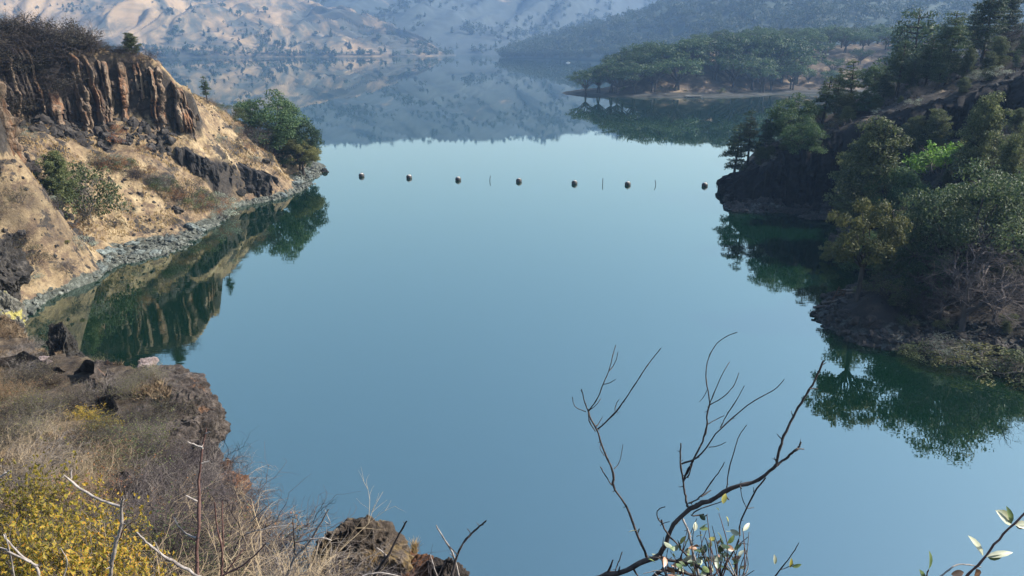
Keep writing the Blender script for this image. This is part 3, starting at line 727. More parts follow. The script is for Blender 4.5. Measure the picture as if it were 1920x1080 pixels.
# ---- right bank
S = lambda *a, **k: stand(zR, *a, **k)
T = 'tree'
for a in [
 ('slim_pine', 'pine_tree', 1384, 232, 132, 'small dark pine on the rocky tip of the right bank', 1.3, 308),
 ('slim_pine', 'pine_tree', 1412, 206, 129, 'thin dark pine second from the tip of the right bank', 1.2, 300),
 ('slim_pine', 'pine_tree', 1440, 224, 127, 'crooked dark pine third from the tip of the right bank', 1.3, 300),
 ('oak', 'oak_tree', 1490, 168, 128, 'broad green oak at the lower end of the right ridge', 1.15, 262),
 ('oak', 'oak_tree', 1520, 215, 125, 'small shaded oak just below the broad ridge oak', 1.1, 285),
 ('slim_pine', 'pine_tree', 1553, 143, 130, 'dark pine with bare trunk right of the broad ridge oak', 1.6, 236),
 ('pine', 'pine_tree', 1575, 128, 134, 'green pine behind the bare-trunked one on the ridge', 1.2),
 ('slim_pine', 'pine_tree', 1607, 112, 130, 'tall straight dark pine in the middle of the right ridge', 1.3, 208),
 ('oak', 'oak_tree', 1650, 112, 136, 'grey green round tree behind the middle of the ridge', .95),
 ('slim_pine', 'pine_tree', 1697, 76, 134, 'narrow dark pine standing alone above the grey ridge shrubs', 1.3, 178),
 ('pine', 'pine_tree', 1717, 108, 130, 'short dark pine at the foot of the narrow ridge pine', .9, 178),
 ('pine', 'pine_tree', 1740, 18, 165, 'hazy tall pine standing farther back behind the ridge', 1.),
 ('pine', 'pine_tree', 1752, 62, 131, 'full dark pine left of the tallest ridge pine', 1.3, 158),
 ('pine', 'pine_tree', 1797, 22, 124, 'tallest dark pine on the right ridge with a bare lower trunk', 1.25, 152),
 ('slim_pine', 'pine_tree', 1834, 4, 130, 'thin pine reaching the top edge right of the tallest pine', 1.2),
 ('pine', 'pine_tree', 1868, -28, 126, 'big pine cut by the top edge above the reddish bare trees', 1.1),
 ('pine', 'pine_tree', 1912, -30, 133, 'tall pine in the top right corner', 1.),
 ('juniper', 'juniper_tree', 1822, 92, 119, 'small juniper under the tallest ridge pines', .9, 148),
 ('slim_pine', 'pine_tree', 1912, 92, 115, 'little dark pine on the ridge at the right edge', 1.2),
 ('juniper', 'juniper_tree', 1858, 180, 92, 'large grey green conifer on the right slope under the cliff', 1.0, 312),
 ('juniper', 'juniper_tree', 1655, 226, 101, 'big bushy green tree in front of the shaded cliff', 1.05, 400),
 ('juniper', 'juniper_tree', 1717, 218, 104, 'round topped green tree right of the big bushy one', .9, 300),
 ('juniper', 'juniper_tree', 1620, 262, 104, 'dark green tree at the water side of the big bushy one', .9, 392),
 ('oak', 'oak_tree', 1690, 290, 92, 'shaded green tree below the big bushy one', .9, 420),
 ('bright', 'maple_shrub', 1781, 253, 94, 'bright lime green shrub left of the large grey green conifer', 1.2, 308),
 ('bright', 'maple_shrub', 1752, 283, 92, 'smaller bright green shrub downhill of the lime green one', 1.1, 318),
 ('olive', 'oak_tree', 1641, 347, 66.5, 'upright olive yellow tree on the near right shore', .85, 548),
 ('scrub', 'shrub', 1710, 372, 72, 'dull brown green shrub behind the olive yellow tree', 1., 440),
 ('olive', 'shrub', 1563, 445, 76, 'small olive shrub at the water left of the olive yellow tree', .9, 500),
 ('pale', 'oak_tree', 1850, 292, 68, 'wide pale green oak across the right edge', .85),
 ('pale', 'oak_tree', 1768, 350, 70, 'smaller pale green oak left of the wide one', .8),
 ('pale', 'oak_tree', 1948, 310, 70, 'pale green oak at the right edge behind the bare trees', .9),
 ('bare_tree', 'bare_tree', 1845, 424, 64, 'grey purple leafless tree above the near right shore', 1.3, 612),
 ('bare_tree', 'bare_tree', 1790, 468, 66, 'smaller leafless tree left of the grey purple one', 1.3, 600),
 ('bare_tree', 'bare_tree', 1895, 470, 63, 'leafless tree at the right edge above the near shore', 1.2, 600),
 ('bare_tree', 'bare_tree', 1855, 50, 128, 'reddish leafless tree under the pines at the top right', 1.2),
 ('bare_tree', 'bare_tree', 1905, 42, 127, 'reddish leafless tree touching the right edge on the ridge', 1.2),
 ('juniper', 'juniper_tree', 1905, 255, 84, 'dark conifer at the right edge below the grey green one', .8, 360),
 ('pine', 'pine_tree', 1770, 395, 88, 'dark conifer hidden between the pale oaks', .9, 470),
 ('sage', 'green_shrub', 1780, 628, 59.5, 'grey green shrub on the waterline under the leafless trees', 1.6, 672),
 ('moss', 'green_shrub', 1850, 644, 57.5, 'yellow green shrub on the near right waterline', 2.4, 690),
 ('green_shrub', 'green_shrub', 1905, 650, 57, 'low green shrub at the right edge of the near shore', 2.0, 694),
 ('green_shrub', 'green_shrub', 1740, 640, 60, 'dark green shrub on the waterline left of the grey green one', 1.8, 668),
 ('pine', 'pine_tree', 1665, 128, 131, 'short pine between the round tree and the narrow pine of the ridge', 1.2, 186),
 ('juniper', 'juniper_tree', 1590, 175, 126, 'small dark conifer below the middle of the right ridge', 1.2, 225),
 ('oak', 'oak_tree', 1628, 160, 129, 'small shaded oak in the middle of the right ridge', 1.1, 208),
 ('pine', 'pine_tree', 1775, 78, 129, 'dark pine between the full pine and the tallest one', 1.2, 158),
 ('juniper', 'juniper_tree', 1880, 70, 121, 'dark conifer in front of the reddish leafless trees', 1.0, 128),
 ('pine', 'pine_tree', 1730, 95, 142, 'dark pine just behind the full pine', 1.2),
 ('juniper', 'juniper_tree', 1765, 205, 108, 'dark conifer at the foot of the shaded cliff', 1.0),
 ('oak', 'oak_tree', 1800, 330, 90, 'shaded oak behind the pale green oaks', 1.0, 420),
 ('juniper', 'juniper_tree', 1700, 405, 80, 'shaded conifer right of the olive yellow tree', 1.1, 500),
 ('oak', 'oak_tree', 1740, 450, 72, 'small shaded oak left of the leafless trees', 1.1, 560),
 ('juniper', 'juniper_tree', 1600, 330, 104, 'dark conifer where the shaded cliff meets the cove', 1.1, 408),
 ('oak', 'oak_tree', 1620, 420, 88, 'dark oak overhanging the cove', 1.1, 500),
]:
    S(*a[:6], 'shrub' if 'shrub' in a[1] else T, wide=a[6], base=a[7] if len(a) > 7 else None)
b_ = stand(zR, 'bright', 'leafy_shrub', 1480, 308, 122.5, 'tiny bright green shrub growing out of the shaded cliff', 'shrub', wide=1.)
b_.location.z = pix(1480, 336, 122.5)[2]; b_.location.y = 119.2; b_.scale = (1.5, 1.5, 2.4)
okR = lambda x, y, z: (z > 1.5) & (x/y < .78) & (sd1(x, y, capR) > 1.5)
for k, p in enumerate(scatter(zR, 210, 42, 100, 112, 140, okR, 19)):
    kd = ['grey_bare', 'sage', 'grey_bare', 'scrub', 'juniper'][k % 5]; H = rng.uniform(.8, 2.4)*(1.5 if kd == 'juniper' else 1)
    word = {'grey_bare': 'grey leafless', 'sage': 'silvery', 'scrub': 'brown', 'juniper': 'small green juniper'}[kd]
    plant(kd, 'ridge_shrub', (p[0], p[1], p[2]-.1), H, word+' shrub among the grey brush of the right ridge', 'shrub', word+' shrubs on the right ridge', 1.3)
okR2 = lambda x, y, z: (z > .8) & (x/y < .78) & (sd1(x, y, capR) < -2)
for k, p in enumerate(scatter(zR, 200, 28, 86, 52, 112, okR2, 29)):
    kd = ['scrub', 'green_shrub', 'dark_bare', 'scrub', 'green_shrub', 'dark_bare', 'juniper'][k % 7]; H = rng.uniform(.8, 2.6)*(1.6 if kd == 'juniper' else 1)
    if p[1] < 66: H = min(H, 1.2)
    word = {'scrub': 'brown', 'green_shrub': 'green', 'dark_bare': 'dark leafless', 'juniper': 'conical green'}[kd]
    plant(kd, 'slope_shrub', (p[0], p[1], p[2]-.1), H, word+' shrub in the undergrowth of the shaded right slope', 'shrub', word+' shrubs on the right slope', 1.25)

# ---- peninsula oaks
r = np.random.default_rng(77); pts = []
spots = [(1102, 128, 380), (1125, 118, 384), (1150, 108, 382), (1172, 92, 388), (1196, 78, 392), (1215, 72, 396), (1238, 70, 392), (1262, 76, 398), (1290, 66, 400), (1320, 62, 402), (1350, 60, 405), (1385, 56, 408),
    (1420, 54, 410), (1455, 56, 414), (1480, 60, 412), (1160, 122, 374), (1195, 108, 377), (1230, 104, 379), (1275, 100, 382), (1310, 98, 396), (1345, 96, 398), (1385, 92, 392), (1420, 96, 396), (1455, 95, 400), (1435, 118, 388), (1490, 112, 400), (1500, 90, 410)]
for i, (px, top, Y) in enumerate(spots):
    stand(zP, 'lake_oak', 'oak_tree', px, top, Y, 'dark green oak crowding the wooded peninsula', 'tree', 'oaks on the peninsula', wide=r.uniform(.95, 1.25))
okP = lambda x, y, z: z > (6 if x < 125 else 2.6) and x < 335 and not (128 < x < 165 and z < 7 and 392 < y < 408) and ((x-108)/11)**2+((y-382)/11)**2 > 1 and y-.0*x < 520 and all((x-a)**2+(y-b)**2 > 34 for a, b in pts) and not pts.append((x, y))
for k, p in enumerate(scatter(zP, 190, 55, 340, 384, 520, okP, 39, False)):
    plant('lake_oak', 'oak_tree', (p[0], p[1], p[2]-.3), r.uniform(6.5, 14.5), 'dark green oak crowding the wooded peninsula', 'tree', 'oaks on the peninsula', 1.1)
pts = []
for k, p in enumerate(scatter(zP, 26, 50, 200, 372, 400, lambda x, y, z: (z > 1.2) & (z < 6), 49)):
    plant(['green_shrub', 'scrub'][k % 2], 'shore_shrub', (p[0], p[1], p[2]-.2), r.uniform(1.2, 3), ['green', 'brown'][k % 2]+' shrub on the bank of the wooded peninsula', 'shrub', ['green', 'brown'][k % 2]+' shrubs on the peninsula bank', 1.3)

# ---- trees on the far hills
def P_far(seed, kind):
    rng = np.random.default_rng(seed); g = Geo(); g.tube([(0, 0, -.1), (0, 0, .5)], [.05, .03], 4)
    if kind: C_ = [[rng.normal(0, .06), rng.normal(0, .06), z] for z in np.linspace(.2, .95, 8)]; R_ = [.26*(1.05-z) +.03 for z in np.linspace(.2, .95, 8)]
    else: C_ = [[rng.normal(0, .22), rng.normal(0, .22), rng.uniform(.35, .8)] for _ in range(9)]; R_ = [rng.uniform(.18, .28) for _ in range(9)]
    V, f = blobs(C_, R_, 26, .16, rng, .8, -.9)
    return V, f, g
FARLEAF = leaf_mat('far_tree_leaves', (.016, .030, .018), (.040, .060, .030), None, 1.)
fm = []
for s in range(6):
    V, f, g = P_far(s, s % 2); fm.append((mk([('tree_crown', np.vstack([V]+g.v), np.vstack([f]+[q+len(V) for q in g.f]), FARLEAF)])[0][1], V, f))
def hill_spots(h, n, seed, vmax, vmin=.0, xr=(-.75, .75), clump=None, power=1.):
    u, X, Y, Z = h; r = np.random.default_rng(seed); out = []
    nu, nv = X.shape
    while len(out) < n:
        a = r.uniform(0, nu-2); b = nv/1.35*(vmin+(vmax-vmin)*r.random()**power); i, j = int(a), int(b)
        if j >= nv-1: continue
        fa, fb_ = a-i, b-j
        def L(A): return (A[i, j]*(1-fa)+A[i+1, j]*fa)*(1-fb_)+(A[i, j+1]*(1-fa)+A[i+1, j+1]*fa)*fb_
        x, y, z = L(X), L(Y), L(Z)
        if z < .8 or not xr[0] < x/y < xr[1]: continue
        if clump is not None and float(fbm(np.array([x/90]), np.array([y/90]), 0, 3, clump)[0])+r.uniform(-.25, .25) < .05: continue
        out.append((x, y, z))
    return out
fr = np.random.default_rng(4)
def far_tree(p, H, label, group):
    o = bpy.data.objects.new('distant_tree', fm[fr.integers(6)][0]); C.objects.link(o); o.location = (p[0], p[1], p[2]-.3)
    o.scale = (H*fr.uniform(.8, 1.2),)*2+(H,); o.rotation_euler.z = fr.uniform(0, 6.3)
    tag(o, label, 'tree', group)
for p in hill_spots(h1, 80, 1, .55, xr=(-.46, -.08), power=1.3): far_tree(p, fr.uniform(6, 15), 'small dark tree dotted on the pale far hillside', 'trees dotted on the pale hillside')
for p in hill_spots(h2, 30, 2, .25, xr=(-.12, .1)): far_tree(p, fr.uniform(8, 16), 'small dark tree low on the hazy mountain', 'trees on the hazy mountain')
for p in hill_spots(h3, 90, 3, .14, xr=(.0, .4)): far_tree(p, fr.uniform(8, 14), 'dark tree along the foot of the green hill', 'trees on the green hill')
def woods(name, spots, Hr, label, seed):
    r = np.random.default_rng(seed); Vs, Fs = [], []; n = 0
    for p in spots:
        _, V, f = fm[r.integers(6)]; sel = r.random(len(f)) < .42; H = r.uniform(*Hr); a = r.uniform(0, 6.3); c, s_ = math.cos(a), math.sin(a)
        Q = V.reshape(-1, 4, 3)[sel].reshape(-1, 3)
        Q = np.stack([Q[:, 0]*c-Q[:, 1]*s_, Q[:, 0]*s_+Q[:, 1]*c, Q[:, 2]], 1)*H*np.array([1.1, 1.1, 1])+np.array(p)
        Vs.append(Q); Fs.append(np.arange(len(Q)).reshape(-1, 4)+n); n += len(Q)
    tag(meshobj(name, np.vstack(Vs), np.vstack(Fs), FARLEAF), label, kind='stuff')
woods('hill_scrub', hill_spots(h1, 600, 11, .98, clump=7), (4, 10), 'dark scrub massed in the gullies of the pale hills', 1)
woods('mountain_woods', hill_spots(h2, 2600, 12, 1.02, clump=8)+hill_spots(h2, 500, 15, 1.02, .97), (10, 20), 'blue hazy woods covering the mountain', 2)
woods('hill_forest', hill_spots(h3, 3200, 13, 1.03), (8, 17), 'dense forest covering the green hill', 3)
woods('shoreline_trees', [p for p in hill_spots(h1, 260, 14, .035)+hill_spots(h2, 160, 16, .03)], (5, 12), 'line of hazy trees along the far shore', 4)

# ================================================================== ROCKS
def ico(sub):
    t = (1+5**.5)/2
    V = [(-1, t, 0), (1, t, 0), (-1, -t, 0), (1, -t, 0), (0, -1, t), (0, 1, t), (0, -1, -t), (0, 1, -t), (t, 0, -1), (t, 0, 1), (-t, 0, -1), (-t, 0, 1)]
    Fc = [(0, 11, 5), (0, 5, 1), (0, 1, 7), (0, 7, 10), (0, 10, 11), (1, 5, 9), (5, 11, 4), (11, 10, 2), (10, 7, 6), (7, 1, 8), (3, 9, 4), (3, 4, 2), (3, 2, 6), (3, 6, 8), (3, 8, 9), (4, 9, 5), (2, 4, 11), (6, 2, 10), (8, 6, 7), (9, 8, 1)]
    V = [np.array(v)/math.sqrt(1+t*t) for v in V]
    for _ in range(sub):
        c = {}; nf = []
        def mid(a, b):
            k = (min(a, b), max(a, b))
            if k not in c: m = V[a]+V[b]; V.append(m/np.linalg.norm(m)); c[k] = len(V)-1
            return c[k]
        for a, b, d in Fc:
            x, y, z = mid(a, b), mid(b, d), mid(d, a); nf += [(a, x, z), (b, y, x), (d, z, y), (x, y, z)]
        Fc = nf
    return np.array(V), np.array(Fc)
def rock(sub, seed, amp=.35, scale=(1, 1, .7), facet=7, fine=.06):
    V, f = ico(sub); r = np.random.default_rng(seed)
    D = r.normal(size=(facet, 3)); D /= np.linalg.norm(D, axis=1)[:, None]; h = r.uniform(.55, .85, facet)
    q = V.copy(); 
    for d, k in zip(D, h):
        s = q@d; q = q-np.clip(s-k, 0, None)[:, None]*d*.9
    n = fbm(V[:, 0]*1.6+seed, V[:, 1]*1.6, V[:, 2]*1.6, 4, seed)*amp*.5+fine*fbm(V[:, 0]*7, V[:, 1]*7+seed, V[:, 2]*7, 4, seed+5)
    return q*(1+n)[:, None]*np.array(scale), f
def stone_mat(name, a, b, c, sc=2.2, extra=None):
    M = Mat(name, .9); co = M.objco(); n = M.noise(co, sc, 9, .75)
    k = M.ramp(n, [(.34, a), (.52, b), (.70, c)])
    if extra: k = M.mix(M.ramp(M.noise(co, sc*.8, 4), [(.56, 0), (.62, 1)]), k, extra)
    hv = M.n('HueSaturation'); M.lk(k, hv.inputs['Color']); M.lk(M.mapr(M.rnd(), 0, 1, .7, 1.35), hv.inputs['Value']); M.col(hv.outputs[0])
    M.bump(M.noise(co, sc*2.2, 10, .8), 1., .15/sc); return M.m
PALE = stone_mat('pale_shore_stone', (.05, .06, .06), (.18, .21, .20), (.42, .45, .43))
DSTONE = stone_mat('dark_basalt_stone', (.012, .011, .011), (.05, .045, .042), (.15, .13, .11))
LICHEN = stone_mat('lichen_stone', (.03, .03, .025), (.20, .19, .16), (.40, .38, .32), 1.6, (.52, .46, .16))
ORANGE = stone_mat('rusty_stone', (.03, .02, .015), (.20, .09, .045), (.45, .26, .14))
PINK = stone_mat('pale_pink_stone', (.16, .11, .10), (.42, .33, .31), (.66, .56, .54))
BROWN = stone_mat('brown_block_stone', (.03, .024, .02), (.15, .115, .09), (.38, .30, .23), 2.2, (.34, .24, .12))
rp = {}
for nm, mt in (('pale', PALE), ('dark', DSTONE)):
    rp[nm] = []
    for s in range(5):
        V, f = rock(3, 200+s, .5, (1, .8, .62)); me = meshobj('boulder', V, f, mt); m_ = me.data; bpy.data.objects.remove(me); rp[nm].append(m_)
def boulder(loc, size, mat, label, group=None, rs=None):
    rs = rs or prng
    o = bpy.data.objects.new('boulder', rp[mat][rs.randrange(5)]); C.objects.link(o); o.location = loc; o.scale = (size*rs.uniform(.8, 1.3), size*rs.uniform(.7, 1.1), size*rs.uniform(.7, 1.2))
    o.rotation_euler = (rs.uniform(-.4, .4), rs.uniform(-.4, .4), rs.uniform(0, 6.3))
    return tag(o, label, 'boulder', group)
def big_rock(name, loc, scale, mat, label, seed, sub=5, rot=0., amp=.45, fine=.09):
    V, f = rock(sub, seed, amp, scale, 9, fine); o = meshobj(name, V, f, mat); o.location = loc; o.rotation_euler.z = rot
    return tag(o, label, 'rock')
def rubble(name, pts, size, mat, label, seed, sub=1):
    r = np.random.default_rng(seed); base = [rock(sub, 300+k, .6, (1, .8, .6), 6) for k in range(5)]; Vs, Fs = [], []; n = 0
    for p in pts:
        V, f = base[r.integers(5)]; s = size[0]*(size[1]/size[0])**r.random()**1.6
        A = r.normal(size=(3, 3)); Q, _ = np.linalg.qr(A); V = V@Q*s+np.array(p); Vs.append(V); Fs.append(f+n); n += len(V)
    return tag(meshobj(name, np.vstack(Vs), np.vstack(Fs), mat), label, kind='stuff')
WPALE = Mat('pale_rubble'); WPALE.col(WPALE.ramp(WPALE.noise(WPALE.pos(), 1.5, 7, .75), [(.36, (.025, .028, .025)), (.52, (.13, .14, .12)), (.68, (.36, .37, .33))])); WPALE = WPALE.m
WDARK = Mat('dark_rubble'); WDARK.col(WDARK.ramp(WDARK.noise(WDARK.pos(), 1.1, 7, .75), [(.36, (.014, .013, .013)), (.54, (.06, .052, .048)), (.7, (.17, .145, .125))])); WDARK = WDARK.m
nearL = lambda a, b: (lambda x, y, z: (a < z) & (z < b) & (x > -56) & (x/y > -.78))
rubble('shore_rubble', scatter(zL, 1300, -58, -36, 55, 158, nearL(-.15, .8), 71), (.12, .6), WPALE, 'pale grey rubble along the left waterline', 1)
rubble('slope_stones', scatter(zL, 650, -75, -36, 62, 156, lambda x, y, z: (z > 1) & (fbm(x/9, y/9, 0, 3, 44) > .12) & (sd1(x, y, capA) < -.5), 72), (.10, .38), WDARK, 'dark loose stones strewn over the left slope', 2)
rubble('cliff_talus', scatter(zL, 900, -76, -52, 84, 121, lambda x, y, z: (-6.5 < sd1(x, y, capA)) & (sd1(x, y, capA) < -.6), 73), (.25, 1.1), WDARK, 'dark broken rock fallen below the cliff', 3)
rubble('shore_rubble', scatter(zR, 1500, 27, 60, 48, 122, lambda x, y, z: (-.15 < z) & (z < 1.3), 74), (.14, .7), WDARK, 'dark rubble along the right waterline', 4)
rubble('slope_stones', scatter(zR, 900, 28, 90, 50, 140, lambda x, y, z: (z > 1) & (x/y < .78), 75), (.12, .8), WDARK, 'loose stones on the right slope', 5)
for k, p in enumerate(scatter(zL, 32, -56, -36, 62, 156, nearL(-.1, 1.2), 76)):
    boulder(p, prng.uniform(.5, 1.2), 'pale', 'pale grey boulder on the left waterline', 'boulders on the left waterline')
for k, p in enumerate(scatter(zL, 22, -74, -38, 66, 156, lambda x, y, z: (z > 2) & (sd1(x, y, capA) < -2), 77)):
    boulder(p, prng.uniform(.4, 1.1), 'dark', 'dark basalt boulder on the golden left slope', 'boulders on the left slope')
for k, p in enumerate(scatter(zR, 34, 28, 62, 50, 122, lambda x, y, z: (-.1 < z) & (z < 2.5), 78)):
    boulder(p, prng.uniform(.5, 1.3), 'dark', 'dark basalt boulder on the right waterline', 'boulders on the right waterline')
# single rocks
p = pix(612, 321, 154); big_rock('rock', (p[0]-.3, p[1], .1), (.8, .8, .7), DSTONE, 'dark round rock at the very tip of the left bank', 401, 3)
p = shore(1362, 354); big_rock('rock', (p[0], p[1], .2), (1.5, 1.1, .9), DSTONE, 'low dark rock at the tip of the right bank', 402, 3)
p = shore(1372, 378); big_rock('rock', (p[0], p[1], .3), (1.6, 1.1, 1.), DSTONE, 'dark rock below the tip of the right bank', 403, 3)
p = shore(1350, 345); big_rock('rock', (p[0], p[1], 0), (.5, .5, .35), DSTONE, 'small rock just off the tip of the right bank', 404, 3)
for k, (x0, y0, L) in enumerate([(1420, 376, 3.2), (1485, 384, 3.0), (1530, 396, 3.4)]):
    p = shore(x0, y0+14); big_rock('rock_ledge', (p[0], p[1]-.3, .35), (L, 1.2, .45), DSTONE, ['flat wet rock ledge at the foot of the shaded cliff near its tip', 'flat rock ledge in the middle of the shaded cliff foot', 'long flat rock ledge leading into the cove'][k], 410+k, 4, rot=-.15)
p = pix(15, 490, 47); big_rock('rock', (p[0]-.6, p[1], p[2]-.6), (1.9, 1.8, 2.6), DSTONE, 'black jagged rock at the left edge above the lichen rock', 421)
p = pix(14, 565, 45); big_rock('rock', (p[0]-.5, p[1], p[2]-1.), (1.5, 1.4, 2.0), LICHEN, 'grey rock with yellow lichen at the left edge', 422)
p = pix(-25, 610, 43); big_rock('rock', (p[0], p[1], p[2]-1.), (2., 1.6, 2.0), DSTONE, 'dark rock under the lichen rock at the left edge', 423)
p = pix(122, 668, 33.5); big_rock('rock_spire', (p[0], p[1], p[2]+.1), (.85, .7, 1.5), DSTONE, 'narrow black rock standing on the foreground brink', 424, rot=.4)
p = pix(150, 700, 31); big_rock('rock_spire', (p[0], p[1], p[2]-.1), (.8, .6, 1.1), DSTONE, 'black rock leaning against the narrow one on the brink', 425)
p = pix(95, 697, 30.5); big_rock('rock', (p[0], p[1], p[2]+.05), (.9, .8, .6), PINK, 'pale pink rock slab left of the black brink rocks', 426)
p = pix(130, 716, 29.5); big_rock('rock', (p[0], p[1], p[2]+.05), (.6, .5, .4), PINK, 'smaller pale pink rock below the slab', 427)
p = pix(277, 678, 28.3); big_rock('rock', (p[0], p[1], p[2]-.1), (.38, .35, .24), PINK, 'pale rock on the top of the brink', 428, 4)
p = pix(212, 752, 24); big_rock('rock', (p[0], p[1], p[2]-.15), (.5, .45, .62), DSTONE, 'grey pointed rock among the brush', 429)
p = pix(300, 715, 25.6); big_rock('rock', (p[0], p[1], p[2]-.6), (1.7, 1.4, 1.0), FROCK, 'broad dark rock at the brink behind the brush', 430)
p = pix(355, 765, 22.8); big_rock('rock', (p[0], p[1], p[2]-.6), (1.1, 1.3, 1.1), FROCK, 'dark rock bulging over the water below the brink', 431)
p = pix(435, 905, 15.8); big_rock('rock', (p[0], p[1], p[2]-.15), (.42, .5, .42), ORANGE, 'rusty orange rock on the edge', 432)
p = pix(424, 868, 16.4); big_rock('rock', (p[0], p[1], p[2]-.1), (.16, .2, .2), ORANGE, 'little orange stone above the rusty rock', 433, 4)
p = pix(684, 1035, 9.2); big_rock('rock', (p[0], p[1], p[2]-.05), (.72, .6, .82), BROWN, 'big block of brown rock at the bottom centre', 434, 6, fine=.07)
p = pix(770, 1080, 9.0); big_rock('rock', (p[0], p[1], p[2]-.08), (.45, .4, .42), ORANGE, 'brown rock right of the big block', 435, 5)
p = pix(830, 1082, 8.8); big_rock('rock', (p[0], p[1], p[2]-.08), (.36, .3, .40), FROCK, 'low dark rock farther right of the big block', 436, 5)
p = pix(838, 1064, 8.7); big_rock('rock', (p[0], p[1], p[2]-.1), (.12, .15, .22), FROCK, 'small upright stone at the right end of the bottom rocks', 437, 4)

for k, (px, py, Y, sx, sz, lb) in enumerate([(235, 712, 26.5, .95, .8, 'dark rock behind the grey pointed rock'), (318, 700, 26.6, .9, .6, 'dark rock on the brink right of the pale one'), (378, 800, 20.6, .75, .8, 'dark overhanging rock where the brink turns down'),
        (250, 752, 24, .9, .7, 'dark rock standing out of the brush left of the overhanging one'), (296, 785, 22.3, .8, .7, 'dark rock in the brush under the brink'), (338, 812, 20.2, .7, .6, 'dark rock beside the overhanging one'), (262, 850, 18, .6, .5, 'dark rock above the golden bushes'),
        (392, 850, 18.2, .55, .7, 'dark rock above the rusty rock'), (452, 960, 13.6, .42, .6, 'dark rock under the rusty rock'), (462, 1020, 11.8, .36, .5, 'dark rock at the lower end of the brink'), (200, 690, 28.5, .8, .6, 'dark rock under the olive brush of the brink'), (330, 840, 18.4, .5, .45, 'dark rock half buried in the purple brush')]):
    p = pix(px, py, Y); big_rock('rock', (p[0]-sx*.35, p[1], p[2]-sz*.5), (sx, sx*.9, sz), FROCK, lb, 450+k, 4)

# ================================================================== GRASS
def tufts(name, pts, H, mat, label, seed, blades=9, wdt=.035, lean=.45):
    r = np.random.default_rng(seed); P = np.repeat(np.array(pts), blades, 0); n = len(P)
    h = r.uniform(H[0], H[1], n); a = r.uniform(0, 6.283, n); o = r.normal(0, .10*H[1], (n, 2)); l = r.uniform(.05, lean, n)*h
    B = P+np.c_[o, np.zeros(n)-.04]; T = B+np.c_[np.cos(a)*l, np.sin(a)*l, h]; s = r.uniform(0, 6.283, n); W = np.c_[np.cos(s), np.sin(s), 0*s]*(wdt*h)[:, None]
    V = np.stack([B-W, B+W, (B+T)/2+W*.7+[0, 0, .04], T], 1).reshape(-1, 3)
    return tag(meshobj(name, V, np.arange(4*n).reshape(n, 4), mat), label, kind='stuff')
def grass_mat(name, a, b, c):
    M = Mat(name, .8); co = M.pos(); M.col(M.ramp(M.noise(co, 1.4, 8, .75), [(.34, a), (.5, b), (.68, c)])); return M.m
GOLD = grass_mat('golden_grass', (.30, .18, .08), (.55, .38, .18), (.75, .58, .32))
TAN = grass_mat('tan_grass', (.10, .07, .05), (.27, .19, .12), (.52, .40, .27))
tufts('dry_grass', scatter(zL, 11000, -76, -37, 60, 156, lambda x, y, z: (z > 1.6) & (abs(sd1(x, y, capA)) > .8) & (x/y > -.76) & (fbm(x/3., y/3., 0, 3, 8) > -.05), 81), (.12, .42), GOLD, 'dry golden grass covering the left slope', 1, 7, .10)
tufts('dead_grass', scatter(zF, 3000, -30, 2, 6, 42, lambda x, y, z: (z > 8) & (sd1(x, y, capF) > .4) & (x/y > -.8) & (fbm(x/2.5, y/2.5, 0, 3, 9) > .0), 82), (.08, .30), TAN, 'dead tan grass on the foreground bank', 2, 16, .022, .9)

# ================================================================== BUOYS
BW = Mat('buoy_lit_plastic', .45, .5); co = BW.objco()
BW.col(BW.mix(BW.ramp(BW.noise(co, 2.5, 5), [(.45, 0), (.6, .55)]), (.62, .58, .54), (.30, .24, .20))); BW = BW.m  # pale tone stands for sunlight on the buoy tops, with stains mixed in
BK = Mat('buoy_shade_black', .6, .4); BK.col((.018, .016, .016)); BK = BK.m  # black stands for the buoys' shaded lower side; stakes share it
def lathe(prof, n=24):
    V = [(r*math.cos(a), r*math.sin(a), z) for r, z in prof for a in np.arange(n)*2*math.pi/n]; f = []
    for i in range(len(prof)-1):
        for j in range(n): k = (j+1) % n; f.append((i*n+j, i*n+k, (i+1)*n+k, (i+1)*n+j))
    return np.array(V), np.array(f)
buoys = [(678, 331, 'leftmost buoy of the line across the water'), (767, 334, 'second buoy from the left bank'), (859, 338, 'third buoy from the left bank, next to a thin marker'), (973, 341, 'middle buoy of the line'),
         (1077, 345, 'fifth buoy from the left bank, left of a thin marker'), (1177, 347, 'sixth buoy from the left bank, between two thin markers'), (1321, 349, 'buoy closest to the right bank')]
for px, py, lb in buoys:
    p = shore(px, py); r_ = .56; e = empty('buoy', (p[0], p[1], 0)); tag(e, 'sunlit topped round '+lb, 'buoy', 'buoys strung across the reservoir')
    aa = np.linspace(.16, math.pi/2, 9)
    V, f = lathe([(r_*math.cos(t), .18+r_*math.sin(t)) for t in np.linspace(.85, math.pi/2-.02, 7)]); meshobj('float_lit_top', V, f, BW, e, True)
    V, f = lathe([(.02, -.4), (.3, -.36), (r_*.9, -.1), (r_*1.02, .12), (r_*1.03, .3), (r_*.95, .42), (r_*.80, .55), (r_*.665, .61)]); meshobj('float_body', V, f, BK, e, True)
    g = Geo(); g.tube([(math.cos(t)*.09, 0, .76+math.sin(t)*.09) for t in np.linspace(0, 2*math.pi, 11)], [.02]*11, 5); g.obj('lifting_eye', BK, e)
    e.rotation_euler = (prng.uniform(-.12, .12), prng.uniform(-.15, .15), prng.uniform(0, 6))
